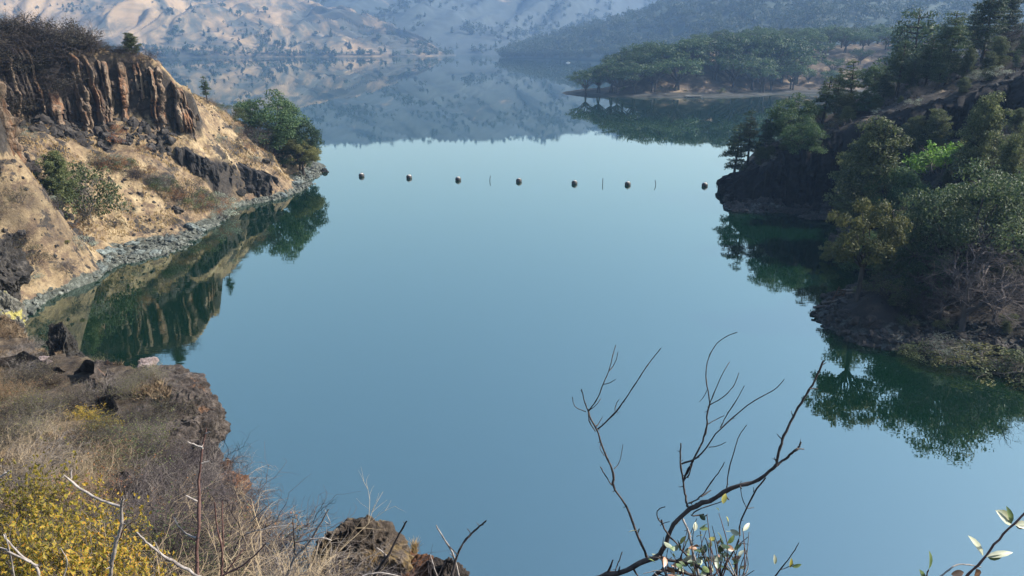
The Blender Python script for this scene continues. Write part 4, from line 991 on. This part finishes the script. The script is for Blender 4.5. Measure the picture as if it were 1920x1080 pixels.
for k, (px, py, h, ln) in enumerate([(918, 339, 1.0, .35), (1130, 345, 1.1, 0), (1230, 347, 1.0, -.5), (1344, 347, .5, 0.1)]):
    p = shore(px, py); g = Geo(); g.tube([(0, 0, -.4), (ln*.2, 0, h*.4), (ln*.5, 0, h)], [.075, .07, .06], 7)
    o = g.obj('marker_stake', BK); o.location = (p[0], p[1], 0)
    tag(o, ['thin leaning stake in the water right of the third buoy', 'thin upright stake in the water right of the fifth buoy', 'thin stake leaning left in the water between the last two buoys', 'stub of a stake by the tip of the right bank'][k], 'stake')

# boat and little pier on the far right shore
p = shore(1065, 118.0); e = empty('boat', (p[0], p[1], 0)); tag(e, 'tiny white boat moored on the far shore under the green hill', 'boat')
WHT = Mat('white_paint', .5, .4); WHT.col((.8, .8, .78)); WHT = WHT.m
V, f = [], []
for i, t in enumerate(np.linspace(0, 1, 9)):
    w_ = 1.3*math.sin(math.pi*min(1, .25+t*.75))**.6*(1 if t < .98 else .3)
    for (a, b) in ((-1, .9), (-.75, 0), (0, -.35), (.75, 0), (1, .9)): V.append(((t-.5)*5, a*w_*.7, b*.7+.2*t))
V = np.array(V); meshobj('hull', V, grid_faces(9, 5), WHT, e)
V, f = ico(0)
def box(x0, x1, y0, y1, z0, z1):
    V = np.array([(x, y, z) for x in (x0, x1) for y in (y0, y1) for z in (z0, z1)]); return V, np.array([(0, 1, 3, 2), (4, 6, 7, 5), (0, 4, 5, 1), (2, 3, 7, 6), (0, 2, 6, 4), (1, 5, 7, 3)])
V, f = box(-.8, .9, -.5, .5, .5, 1.4); meshobj('cabin', V, f, WHT, e)
p = shore(1300, 182.5); e = empty('jetty', (p[0], p[1], 0)); tag(e, 'small grey jetty on the peninsula shore', 'jetty'); e.rotation_euler.z = .1
WOOD = Mat('weathered_wood', .85); WOOD.col(WOOD.ramp(WOOD.noise(WOOD.map(WOOD.objco(), (1, 8, 8)), 3, 5), [(.35, (.15, .14, .13)), (.65, (.40, .38, .35))])); WOOD = WOOD.m
V, f = box(-4, 4, -1, 1, .55, .72); meshobj('deck', V, f, WOOD, e)
for x in (-3.6, 0, 3.6):
    for y in (-.8, .8): g = Geo(); g.tube([(x, y, -1.), (x, y, .54)], [.12, .12], 6); g.obj('post', WOOD, e)

# driftwood and a broken wooden frame on the near right shore
def drift(px, py, Y, L, rad, label, seed):
    q = pix(px, py, Y); zg = max(.1, zz1(zR, q[0], Y)); r = np.random.default_rng(seed); a = r.uniform(-.5, .5); g = Geo()
    P = [(math.cos(a)*L*(t-.5), math.sin(a)*L*(t-.5), rad+.25*math.sin(t*3)*L*.2+r.normal(0, .02)) for t in np.linspace(0, 1, 7)]
    g.tube(P, np.linspace(rad, rad*.4, 7), 6)
    for k in range(3): i = r.integers(2, 6); b = np.array(P[i]); g.tube([b, b+r.normal(0, .2, 3)*L*.6+[0, 0, .2]], [rad*.5, rad*.15], 4)
    o = g.obj('driftwood', GREYTWIG); o.location = (q[0], Y, zg); tag(o, label, 'driftwood')
for k, (px, py, Y) in enumerate([(1560, 560, 71), (1580, 572, 70), (1598, 550, 72), (1550, 582, 69.5), (1612, 566, 70), (1745, 628, 62), (1700, 618, 63.5), (1760, 640, 60.5), (1790, 600, 62.5)]):
    drift(px, py, Y, prng.uniform(1.6, 3.4), prng.uniform(.06, .13), 'pale driftwood log '+['lowest on the point of the near right shore', 'on the point below the wooden frame', 'highest in the driftwood heap', 'at the water left of the heap', 'at the right end of the heap', 'on the shore under the leafless trees', 'between the heap and the leafless trees', 'at the water under the leafless trees', 'behind the shore shrubs'][k], 500+k)
q = pix(1572, 540, 71.5); e = empty('wooden_frame', (q[0], 71.5, max(.3, zz1(zR, q[0], 71.5)))); tag(e, 'broken brown wooden frame leaning on the driftwood heap', 'frame'); e.rotation_euler = (.2, .25, .5)
RW = Mat('brown_wood', .85); RW.col((.14, .075, .045)); RW = RW.m
for x0, x1, z0, z1 in ((-.7, -.6, 0, 1.5), (.6, .7, 0, 1.3)): V, f = box(x0, x1, -.05, .05, z0, z1); meshobj('upright', V, f, RW, e)
for z in (.5, 1.1): V, f = box(-.6, .6, -.045, .045, z, z+.1); meshobj('rail', V, f, RW, e)
V, f = box(-.03, .03, -.04, .04, .6, 1.1); meshobj('brace', V, f, RW, e)

# ================================================================== FOREGROUND BRUSH
PR['fg_grey'] = [P_bare(s, GREYTWIG, nst=24, lv=3, spread=1.1, r=.0105, jit=.3) for s in (601, 602, 603)]
PR['fg_tan'] = [P_bare(s, TANTWIG, nst=32, lv=3, spread=1.0, r=.007, jit=.22) for s in (611, 612)]
PR['fg_dark'] = [P_bare(s, DARKTWIG, nst=30, lv=3, spread=1.2, r=.011, jit=.3) for s in (621, 622)]
def P_leafy(seed, lm, nleaf=2400, leaf=.055, tw=None):
    rng = np.random.default_rng(seed)
    Vt, ft, _ = P_twigs(seed, None, nst=30, lv=3, spread=1.1, r=.006)
    i = rng.choice(len(Vt), nleaf); P = Vt[i]+rng.normal(0, .025, (nleaf, 3)); P = P[P[:, 2] > .12]; N = rng.normal(size=(len(P), 3))*.7+[.2, -.2, .8]
    V, f = cards(P, N, leaf, rng, .62)
    return mk([('stems', Vt, ft, tw or GREYTWIG), ('foliage', V, f, lm)])
PR['fg_gold'] = [P_leafy(s, LM['gold']) for s in (631, 632, 633)]
PR['fg_green'] = [P_leafy(s, LM['olive'], 1500, .03) for s in (641, 642)]
PR['fg_rust'] = [P_leafy(s, LM['rust'], 700, .03, TANTWIG) for s in (651,)]
S = lambda *a, **k: stand(zF, *a, **k)
# golden leaved bush, bottom left
for k, (px, top, Y, lb) in enumerate([(30, 872, 11.5, 'tallest of the golden bushes, at the left edge'), (95, 905, 11., 'golden bush right behind the left edge one'), (170, 935, 10.6, 'golden bush in front of the grey brush'), (180, 975, 10.2, 'rightmost big golden bush'),
        (10, 960, 9.6, 'golden bush filling the bottom left corner'), (110, 985, 9.3, 'golden bush at the bottom left of the forked white stem'), (175, 1025, 9., 'golden bush under the forked white stem')]):
    S('fg_gold', 'golden_bush', px, top, Y, 'yellow leaved '+lb, 'bush', wide=.68, base=top+1.35*F/Y*.85, need=True)
rng = np.random.default_rng(66)
PR['fg_scrub'] = [P_leafy(s, LM['scrub'], 1800, .035, DARKTWIG) for s in (661, 662)]
PR['fg_deep'] = [P_leafy(s, LM['juniper'], 1500, .03, DARKTWIG) for s in (671,)]
zones = [
 (180, 330, 680, 760, 24, 27, 'fg_scrub', 3, 'dark brown leafy brush among the brink rocks'),
 (0, 200, 660, 800, 19, 30, 'fg_scrub', 14, 'dark brown leafy brush across the left of the bank'),
 (120, 260, 760, 860, 15, 20, 'fg_deep', 6, 'deep green brush in the middle of the bank'),
 (220, 420, 940, 1040, 9.5, 12, 'fg_deep', 6, 'deep green brush low in the bottom tangle'),
 (300, 440, 890, 960, 12, 13.5, 'fg_rust', 4, 'rust leaved brush beside the rusty rock'), # px0 px1 top0 top1 Y0 Y1 kind n label
 (-10, 130, 600, 660, 34, 37, 'fg_grey', 6, 'grey leafless brush at the far left of the foreground bank'),
 (-10, 110, 660, 740, 27, 31, 'fg_rust', 5, 'rusty brown brush below the grey brush at the left edge'),
 (0, 100, 720, 780, 23, 26, 'fg_green', 4, 'olive green brush at the left edge of the foreground bank'),
 (165, 280, 645, 690, 27, 29, 'fg_green', 5, 'olive green brush crowning the rocky brink'),
 (160, 260, 650, 700, 27, 29, 'fg_grey', 4, 'grey twiggy brush crowning the rocky brink'),
 (230, 320, 770, 800, 20, 22, 'fg_green', 3, 'olive green brush on the dark brink rocks'),
 (100, 180, 730, 790, 22, 26, 'fg_gold', 2, 'yellow green brush under the pale pink rocks'),
 (0, 200, 770, 850, 17, 21, 'fg_tan', 9, 'tan dry brush across the middle of the bank'),
 (0, 200, 800, 870, 15, 18, 'fg_grey', 7, 'grey dry brush behind the golden bushes'),
 (130, 220, 800, 870, 15, 17, 'fg_rust', 4, 'rust leaved brush behind the golden bushes'),
 (200, 410, 810, 890, 14, 18, 'fg_dark', 16, 'dark purple leafless brush below the brink rocks'),
 (200, 410, 830, 900, 13, 16, 'fg_grey', 9, 'grey tangled brush below the brink rocks'),
 (240, 450, 900, 1030, 9.6, 13, 'fg_dark', 15, 'dark tangled brush at the bottom of the bank'),
 (260, 450, 930, 1010, 9.5, 12, 'fg_tan', 4, 'tan tangled brush at the bottom of the bank'),
 (400, 590, 1000, 1050, 8.8, 10, 'fg_grey', 6, 'grey twigs reaching over the water left of the big rock block'),
 (480, 570, 1030, 1060, 8.6, 9.6, 'fg_tan', 4, 'tan twigs left of the big rock block'),
 (600, 860, 1055, 1078, 7.6, 8.4, 'fg_dark', 3, 'dark twigs in front of the bottom rocks'),
 (860, 960, 1060, 1078, 7.2, 8, 'fg_grey', 0, 'x'),
]
for x0, x1, t0, t1, Y0, Y1, kd, n, lb in zones:
    for k in range(n):
        px = rng.uniform(x0, x1); q = rng.random(); Y = Y1+(Y0-Y1)*q; top = t0+(t1-t0)*q+rng.uniform(-8, 8)
        h = rng.uniform(.6, 1.25)*(1 if kd != 'fg_gold' else .8); top = top+10; base = top+h*F/Y*.85
        S(kd, 'brush', px, top, Y, lb, 'brush', lb.replace('brush', 'bushes', 1), wide=1.3, base=base, need=True)
# grass tuft on the bottom rocks
def one_tuft(px, py, Y, H, n, mat, label, seed):
    p = pix(px, py, Y); r = np.random.default_rng(seed); g = Geo()
    for k in range(n):
        a = r.uniform(0, 6.3); l = r.uniform(.05, .5)*H; b = r.normal(0, .03, 3)*[1, 1, 0]; h = H*r.uniform(.6, 1)
        g.tube([b, b+[math.cos(a)*l*.3, math.sin(a)*l*.3, h*.6], b+[math.cos(a)*l, math.sin(a)*l, h]], [.0035, .0028, .0008], 3)
    o = g.obj('grass_tuft', mat); o.location = p; tag(o, label, 'grass tuft')
one_tuft(778, 1035, 9.1, .22, 90, GOLD, 'bright golden grass tuft between the bottom rocks', 1)
one_tuft(700, 1050, 8.6, .16, 60, GOLD, 'golden grass tuft at the foot of the big rock block', 2)
one_tuft(180, 850, 17, .6, 110, TAN, 'pale straw tuft right of the golden bushes', 3)

# ================================================================== TRACED BARE BRANCHES
def wood(name, a, b, sc=30):
    M = Mat(name, .8, .3); M.col(M.mix(M.mapr(M.noise(M.map(M.pos(), (1, 1, .4)), sc, 5, .7), .35, .65), a, b)); M.bump(M.noise(M.pos(), sc*3, 5), .5, .004); return M.m
DEAD = wood('dead_manzanita_wood', (.03, .022, .022), (.13, .10, .092))
REDST = wood('reddish_stem', (.10, .045, .04), (.26, .15, .13))
WHST = wood('bleached_stem', (.20, .165, .15), (.58, .52, .48))
def chaikin(P, it=2):
    P = np.array(P, float)
    for _ in range(it):
        Q = [P[0]]
        for a, b in zip(P[:-1], P[1:]): Q += [a*.75+b*.25, a*.25+b*.75]
        P = np.array(Q+[P[-1]])
    return P
def branch(parent, name, mat, pts, r0, r1, cv, Y0, seed, dY=.0):
    """pts in zoomed photo coordinates; every shoot also leans nearer or farther"""
    r = np.random.default_rng(seed); n = len(pts)
    dd = np.linspace(0, dY, n)+np.r_[0, np.cumsum(r.normal(0, .012, n-1))]*Y0*.5
    P = chaikin([pix(*cv(x, y), Y0+q) for (x, y), q in zip(pts, dd)], 2 if len(pts) < 8 else 1)
    m = len(P); rad = np.linspace(r0, r1, m)*(1+.10*r.normal(size=m)*.6)
    P[1:-1] += r.normal(0, 1, (m-2, 3))*rad[1:-1, None]*.28
    rad = rad*(1+.16*np.abs(r.normal(size=m))*(r.random(m) < .5))
    g = Geo(); g.tube(P, rad, 8)
    if r0 > .0028 and m > 8:
        for j in r.choice(np.arange(2, m-2), min(m-4, 2+int(m/5)), replace=False):
            d = unit(r.normal(size=3)*[1, .6, 1]+unit(P[j+1]-P[j])*.7)*rad[j]*r.uniform(1.8, 6); g.tube([P[j], P[j]+d*.6, P[j]+d+[0, 0, rad[j]*.5]], [rad[j]*.5, rad[j]*.36, rad[j]*.2], 5)
    o = g.obj(name, mat, parent); return P
cvB = lambda x, y: (1000+x/2.25, 600+y/2.25)
e = empty('dead_shrub', (0, 0, 0)); tag(e, 'leafless dark branches of a dead shrub rising against the water', 'shrub')
Y0 = 3.0
B = [
 ([(250, 1100), (295, 1078), (380, 1060), (440, 1035), (485, 1010), (530, 1000), (550, 960), (570, 900), (600, 850), (650, 800), (700, 780), (760, 755), (820, 718), (890, 690), (940, 680), (990, 645), (1022, 615)], .020, .0095),
 ([(1022, 615), (1040, 550), (1060, 480), (1100, 400), (1150, 320), (1180, 270), (1226, 172)], .010, .006),
 ([(1165, 290), (1200, 289)], .004, .002), ([(1015, 620), (1070, 580), (1105, 548), (1120, 540), (1127, 515)], .009, .005), ([(1112, 543), (1142, 545)], .005, .003),
 ([(485, 1015), (465, 960), (435, 900), (410, 830), (385, 770), (330, 700), (345, 660), (320, 600), (290, 530), (268, 465), (240, 410), (232, 385)], .0085, .005),
 ([(232, 385), (270, 335), (295, 270), (320, 215), (332, 160), (348, 105)], .0045, .002), ([(320, 215), (345, 185), (358, 135)], .003, .0018), ([(295, 272), (325, 265), (347, 250)], .003, .0015),
 ([(232, 385), (265, 360), (285, 332)], .003, .0018), ([(232, 385), (215, 340), (203, 292)], .0042, .003), ([(222, 387), (180, 372), (168, 350), (165, 325)], .003, .002),
 ([(268, 465), (330, 410), (385, 340), (430, 270), (465, 215), (500, 165), (538, 120)], .0052, .0022), ([(345, 385), (345, 360), (362, 335)], .003, .0018), ([(268, 450), (292, 408)], .0028, .0016),
 ([(232, 390), (235, 430), (262, 470)], .003, .003), ([(330, 695), (300, 650), (283, 620)], .004, .003), ([(340, 628), (365, 605), (378, 525)], .003, .0018), ([(285, 520), (280, 545), (300, 573)], .0025, .002), ([(440, 905), (447, 880)], .004, .003),
 ([(650, 785), (640, 740), (632, 680), (620, 610), (622, 520)], .0085, .004), ([(632, 680), (660, 620), (680, 580), (720, 500), (735, 440), (730, 400), (745, 352)], .0075, .005),
 ([(745, 352), (735, 290), (725, 230), (740, 150), (775, 95), (820, 65), (860, 52)], .004, .002), ([(733, 295), (720, 325), (700, 345)], .0025, .0015), ([(745, 352), (770, 290), (800, 220), (828, 178)], .0035, .002),
 ([(745, 357), (800, 330), (850, 275), (867, 222)], .004, .0018), ([(625, 607), (680, 590), (720, 555), (760, 490), (795, 455), (850, 405), (920, 345), (1000, 305), (1035, 280), (1058, 250)], .006, .0022),
 ([(790, 455), (815, 400), (860, 335), (890, 278)], .0045, .0018), ([(735, 440), (770, 420), (805, 403)], .003, .002), ([(740, 537), (780, 532), (813, 515)], .0032, .0018), ([(640, 672), (665, 640), (662, 610)], .003, .002), ([(652, 665), (672, 600)], .005, .004),
 ([(815, 718), (822, 640), (845, 560), (865, 490), (900, 443)], .0045, .0022), ([(655, 775), (710, 745), (745, 690), (785, 640), (806, 600)], .0055, .0025), ([(710, 745), (750, 718)], .006, .003), ([(650, 800), (720, 770), (760, 745)], .005, .002),
 ([(980, 665), (930, 730), (900, 795), (868, 860), (870, 920), (850, 970), (800, 1050), (790, 1100)], .0055, .006), ([(900, 795), (880, 750), (872, 700), (877, 680)], .003, .002), ([(930, 728), (928, 705)], .0025, .0015), ([(905, 795), (930, 792)], .003, .002),
 ([(870, 945), (905, 915)], .003, .002), ([(870, 942), (907, 945)], .003, .002),
 ([(720, 820), (660, 830), (690, 800), (800, 765)], .005, .003),
]
for k, (pts, a, b) in enumerate(B): branch(e, 'branch', DEAD, pts, a*.68, b*.72, cvB, Y0, 10+k)
W2 = [([(545, 860), (525, 840), (520, 810), (535, 793), (555, 788)], .003, .002), ([(540, 845), (560, 900), (610, 945), (640, 990), (680, 1025)], .004, .004), ([(345, 1060), (360, 1020), (375, 978)], .003, .002),
 ([(630, 840), (655, 890), (668, 960), (680, 1010), (700, 1090)], .0045, .006), ([(530, 1000), (600, 1020), (680, 1025), (760, 1100)], .007, .005), ([(500, 1095), (540, 1050), (620, 1060), (700, 1085)], .009, .007), ([(540, 860), (575, 850)], .002, .0012)]
for k, (pts, a, b) in enumerate(W2): branch(e, 'branch', DEAD if k != 3 else WHST, pts, a, b, cvB, Y0-.1, 80+k)
# live sprigs at its foot
def leaf_geo(P, axis, nrm, L, W, rng):
    """pointed oval leaf folded along its midrib, two columns of faces"""
    axis = unit(axis); side = unit(np.cross(axis, nrm)); up = np.cross(side, axis); V = []
    for t, w_ in ((0, .08), (.2, .75), (.45, 1.), (.7, .82), (.9, .35), (1., .02)):
        c = P+axis*L*t-up*L*.18*t*t
        V += [c-side*W*.5*w_+up*W*.16*w_, c, c+side*W*.5*w_+up*W*.16*w_]
    f = [(3*i+j, 3*i+j+1, 3*i+j+4, 3*i+j+3) for i in range(5) for j in (0, 1)]
    return np.array(V), np.array(f)
LF = {}
for nm, a, b in (('green_leaf', (.10, .17, .05), (.26, .33, .11)), ('pale_leaf', (.42, .46, .28), (.66, .66, .48)), ('yellow_leaf', (.42, .38, .05), (.58, .50, .12)), ('brown_leaf', (.34, .16, .08), (.5, .28, .16)), ('dark_leaf', (.03, .06, .025), (.08, .13, .05))):
    M = Mat(nm, .45, .5); M.col(M.mix(M.mapr(M.noise(M.pos(), 25, 4), .35, .65), a, b)); LF[nm] = M.m
e = empty('leafy_shrub', (0, 0, 0)); tag(e, 'tangle of thin twigs with pale and green leaves under the dead branches', 'shrub')
r = np.random.default_rng(3)
for k in range(46):
    x0 = r.uniform(560, 900); y0 = 1100; x1 = x0+r.normal(0, 70); y1 = r.uniform(800, 1040)+abs(x1-740)*.35
    mid = ((x0+x1)/2+r.normal(0, 25), (y0+y1)/2+r.normal(0, 20))
    branch(e, 'twig', [DEAD, DEAD, WHST, REDST][k % 4], [(x0, y0), mid, (x1, y1)], .0035, .0012, cvB, 2.85+r.normal(0, .12), 200+k)
cl = [(800, 775, 'yellow_leaf'), (780, 800, 'dark_leaf'), (735, 820, 'dark_leaf'), (725, 845, 'dark_leaf'), (715, 880, 'green_leaf'), (820, 870, 'yellow_leaf'), (850, 885, 'pale_leaf'), (870, 905, 'pale_leaf'), (885, 890, 'pale_leaf'), (790, 970, 'pale_leaf'), (810, 985, 'pale_leaf'),
 (785, 1020, 'pale_leaf'), (850, 995, 'brown_leaf'), (835, 1010, 'brown_leaf'), (640, 935, 'yellow_leaf'), (620, 945, 'yellow_leaf'), (585, 958, 'pale_leaf'), (690, 915, 'yellow_leaf'), (720, 985, 'dark_leaf'), (740, 960, 'dark_leaf'), (705, 1000, 'green_leaf'), (515, 1025, 'green_leaf'),
 (500, 985, 'pale_leaf'), (760, 935, 'yellow_leaf'), (830, 1060, 'yellow_leaf'), (870, 1040, 'pale_leaf'), (600, 1000, 'dark_leaf'), (555, 1000, 'brown_leaf'), (660, 1040, 'green_leaf'), (700, 880, 'green_leaf'), (680, 890, 'pale_leaf'), (447, 890, 'pale_leaf')]
for x, y, nm in cl+[(r.uniform(580, 880), r.uniform(940, 1080), ['green_leaf', 'dark_leaf', 'pale_leaf', 'brown_leaf'][r.integers(4)]) for _ in range(60)]:
    P = np.array(pix(*cvB(x, y), 2.85+r.normal(0, .08))); ax = r.normal(size=3)+[0, 0, .4]
    V, f = leaf_geo(P, ax, r.normal(size=3)+[.3, -.6, .5], r.uniform(.034, .056), r.uniform(.020, .030), r)
    meshobj('leaf', V, f, LF[nm], e, True)
e = empty('leafy_shoot', (0, 0, 0)); tag(e, 'short leafy shoot to the right of the dead branches', 'shoot')
branch(e, 'stem', DEAD, [(1005, 1100), (1060, 1030), (1095, 985), (1120, 940)], .0035, .0015, cvB, 2.9, 300); branch(e, 'stem', DEAD, [(1040, 1055), (1080, 1040), (1100, 1030)], .002, .0012, cvB, 2.9, 301)
for x, y, ax, nm in ((1020, 1030, (-.1, 0, 1), 'pale_leaf'), (1083, 1045, (.1, 0, 1), 'yellow_leaf'), (1090, 1040, (1, 0, .15), 'green_leaf')):
    V, f = leaf_geo(np.array(pix(*cvB(x, y), 2.9)), np.array(ax, float), np.array([.3, -1, .3]), .05, .02, r); meshobj('leaf', V, f, LF[nm], e, True)

# sprig at the bottom right
cvR = lambda x, y: (1500+x/3, 720+y/3)
e = empty('leafy_sprig', (0, 0, 0)); tag(e, 'thin stem with a few curled pale leaves in the bottom right corner', 'sprig')
branch(e, 'stem', REDST, [(1330, 660), (1260, 730), (1190, 795), (1130, 860), (1080, 920), (1040, 975), (990, 1030), (935, 1085), (880, 1150)], .0026, .0032, cvR, 1.6, 310)
branch(e, 'twig', WHST, [(780, 1090), (850, 1035), (880, 1015), (940, 1014), (1018, 1030)], .0022, .0014, cvR, 1.6, 311)
branch(e, 'twig', REDST, [(690, 1160), (710, 1090), (722, 1045)], .002, .0014, cvR, 1.62, 312)
def sprig_leaf(x, y, x2, y2, W, nm, nrm, Yq=1.6):
    a = np.array(pix(*cvR(x, y), Yq)); b = np.array(pix(*cvR(x2, y2), Yq)); V, f = leaf_geo(a, b-a, np.array(nrm, float), np.linalg.norm(b-a), W, r); meshobj('leaf', V, f, LF[nm], e, True)
sprig_leaf(1190, 785, 1122, 712, .034, 'pale_leaf', (.6, -.8, .3)); sprig_leaf(1190, 783, 1178, 695, .018, 'green_leaf', (.2, -.8, .4))
sprig_leaf(1030, 965, 975, 855, .022, 'pale_leaf', (.8, -.7, .1)); sprig_leaf(1050, 972, 1205, 938, .018, 'pale_leaf', (0, -.5, .9)); sprig_leaf(1055, 972, 1160, 978, .022, 'green_leaf', (0, -1, -.2))
sprig_leaf(1208, 790, 1300, 790, .02, 'pale_leaf', (.1, -.8, .6)); sprig_leaf(1215, 798, 1290, 815, .015, 'dark_leaf', (0, -1, -.3))
sprig_leaf(722, 1045, 748, 948, .022, 'green_leaf', (.7, -.8, 0), 1.62); sprig_leaf(700, 1110, 685, 1048, .018, 'green_leaf', (.7, -.8, 0), 1.62)
sprig_leaf(990, 1040, 995, 1110, .03, 'brown_leaf', (.4, -.8, 0)); sprig_leaf(850, 1070, 930, 1062, .02, 'brown_leaf', (0, -.8, .4))

# stems standing at the bottom left
cvL = lambda x, y: (x/2.25, 600+y/2.25)
def sapling(label, Y, mat, items, seed, name='bare_sapling'):
    e = empty(name, (0, 0, 0)); tag(e, label, 'sapling')
    for k, it in enumerate(items):
        P = branch(e, 'stem' if k == 0 else 'twig', it[3] if len(it) > 3 else mat, it[0], it[1], it[2], cvL, Y, seed+k)
        if k == 0 and name == 'budded_sapling':
            for j in range(3, len(P)-1, 2):
                g = Geo(); d = np.random.default_rng(j).normal(0, 1, 3)*.01*Y/4+[0, 0, .006]; g.tube([P[j], P[j]+d], [it[2]*.9, it[2]*.5], 4); g.obj('bud', REDST, e)
sapling('upright reddish brown budded stem standing in the foreground brush', 3.6, REDST, [([(835, 1110), (832, 1040), (832, 960), (838, 850), (838, 700), (845, 610), (857, 530), (870, 455)], .0125, .004),
  ([(857, 540), (820, 525), (790, 513)], .005, .004, WHST), ([(868, 478), (887, 472)], .004, .003, WHST), ([(850, 605), (882, 595)], .004, .003, WHST), ([(832, 765), (785, 740)], .005, .003, WHST), ([(835, 920), (790, 905), (750, 870), (735, 835)], .006, .004, WHST)], 700, 'budded_sapling')
sapling('white forked stem rising in front of the golden bushes', 3.2, WHST, [([(460, 1110), (468, 1060), (475, 1000), (490, 940), (515, 870), (512, 790), (517, 755)], .010, .006),
  ([(510, 787), (420, 760), (340, 715), (290, 670), (268, 655)], .007, .004), ([(300, 668), (302, 628)], .004, .003), ([(515, 870), (500, 940), (520, 880), (560, 850)], .003, .002, REDST)], 720)
sapling('low white stem slanting up to the left under the budded stem', 3.3, WHST, [([(850, 1090), (760, 1035), (680, 990), (620, 940), (577, 895)], .0085, .0035), ([(680, 990), (650, 930)], .003, .002)], 730)
sapling('pair of thin red stems right of the budded stem', 4.2, REDST, [([(935, 1110), (937, 1040), (935, 950), (915, 880), (905, 770)], .009, .004), ([(940, 960), (938, 765)], .006, .004), ([(925, 1100), (1000, 1000), (1030, 965)], .006, .003), ([(890, 1100), (1000, 1050), (1060, 1010), (1120, 945)], .008, .004)], 740)
sapling('thick dark stick leaning over the bottom rocks', 4.5, DEAD, [([(1560, 1110), (1610, 1030), (1640, 990), (1680, 910), (1715, 850)], .012, .006), ([(1590, 960), (1640, 1000)], .006, .004, WHST)], 750)
sapling('pale leaning stems left of the bottom rocks', 5.5, WHST, [([(1200, 1110), (1240, 1000), (1290, 960), (1340, 880), (1385, 800)], .014, .006), ([(1060, 850), (1100, 810), (1150, 765)], .006, .003), ([(1245, 1000), (1235, 830)], .006, .003, DEAD), ([(1240, 940), (1360, 915), (1400, 930)], .008, .003), ([(1040, 900), (1120, 880), (1170, 870), (1250, 865)], .005, .002), ([(1370, 850), (1400, 870), (1370, 800)], .004, .002)], 760)
sapling('pale thin stem at the right end of the bottom rocks', 4.2, WHST, [([(1940, 1110), (1915, 985), (1870, 920), (1840, 865)], .008, .003), ([(1850, 1100), (1830, 1040), (1815, 990)], .005, .003), ([(1530, 1080), (1600, 1062), (1700, 1085)], .006, .004)], 770)
sapling('forked dark twig beside the bottom rocks against the water', 4.0, DEAD, [([(1900, 1110), (1925, 1000), (1960, 930), (2010, 880), (2050, 850)], .009, .004), ([(1940, 960), (1990, 900), (1970, 880)], .004, .002), ([(2010, 880), (2052, 845)], .003, .002), ([(1930, 990), (1880, 940)], .004, .002)], 780)
sapling('small dark forked twig on the brink against the water', 24.5, DEAD, [([(745, 380), (780, 320), (800, 285), (838, 250)], .035, .016), ([(802, 285), (808, 265)], .016, .01)], 790)
sapling('white crooked stems in the bottom left corner', 2.9, WHST, [([(170, 1110), (160, 1040), (70, 980), (15, 905)], .007, .003), ([(160, 1035), (90, 1005), (0, 960)], .005, .003), ([(60, 1090), (45, 990), (20, 900)], .004, .002), ([(-20, 680), (0, 662), (40, 635)], .005, .003), ([(270, 1080), (290, 1020), (255, 960)], .003, .0015)], 800)
# ================================================================== HAZE
def haze():
    me = bpy.data.meshes.new('haze')
    x0, x1, y0, y1, z0, z1 = -4400, 4400, -400, 4500, -10.5, 440
    V = [(x, y, z) for x in (x0, x1) for y in (y0, y1) for z in (z0, z1)]
    me.from_pydata(V, [], [(0, 1, 3, 2), (4, 6, 7, 5), (0, 4, 5, 1), (2, 3, 7, 6), (0, 2, 6, 4), (1, 5, 7, 3)])
    m = bpy.data.materials.new('haze_air'); m.use_nodes = True; t = m.node_tree
    t.nodes.remove(t.nodes['Principled BSDF'])
    v = t.nodes.new('ShaderNodeVolumePrincipled'); t.links.new(v.outputs[0], t.nodes['Material Output'].inputs['Volume'])
    v.inputs['Color'].default_value = (.36, .60, 1.0, 1); v.inputs['Density'].default_value = 1.35e-4; v.inputs['Anisotropy'].default_value = .3
    me.materials.append(m)
    o = bpy.data.objects.new('haze', me); C.objects.link(o); tag(o, 'pale blue haze over the lake and far hills', kind='stuff')
haze()
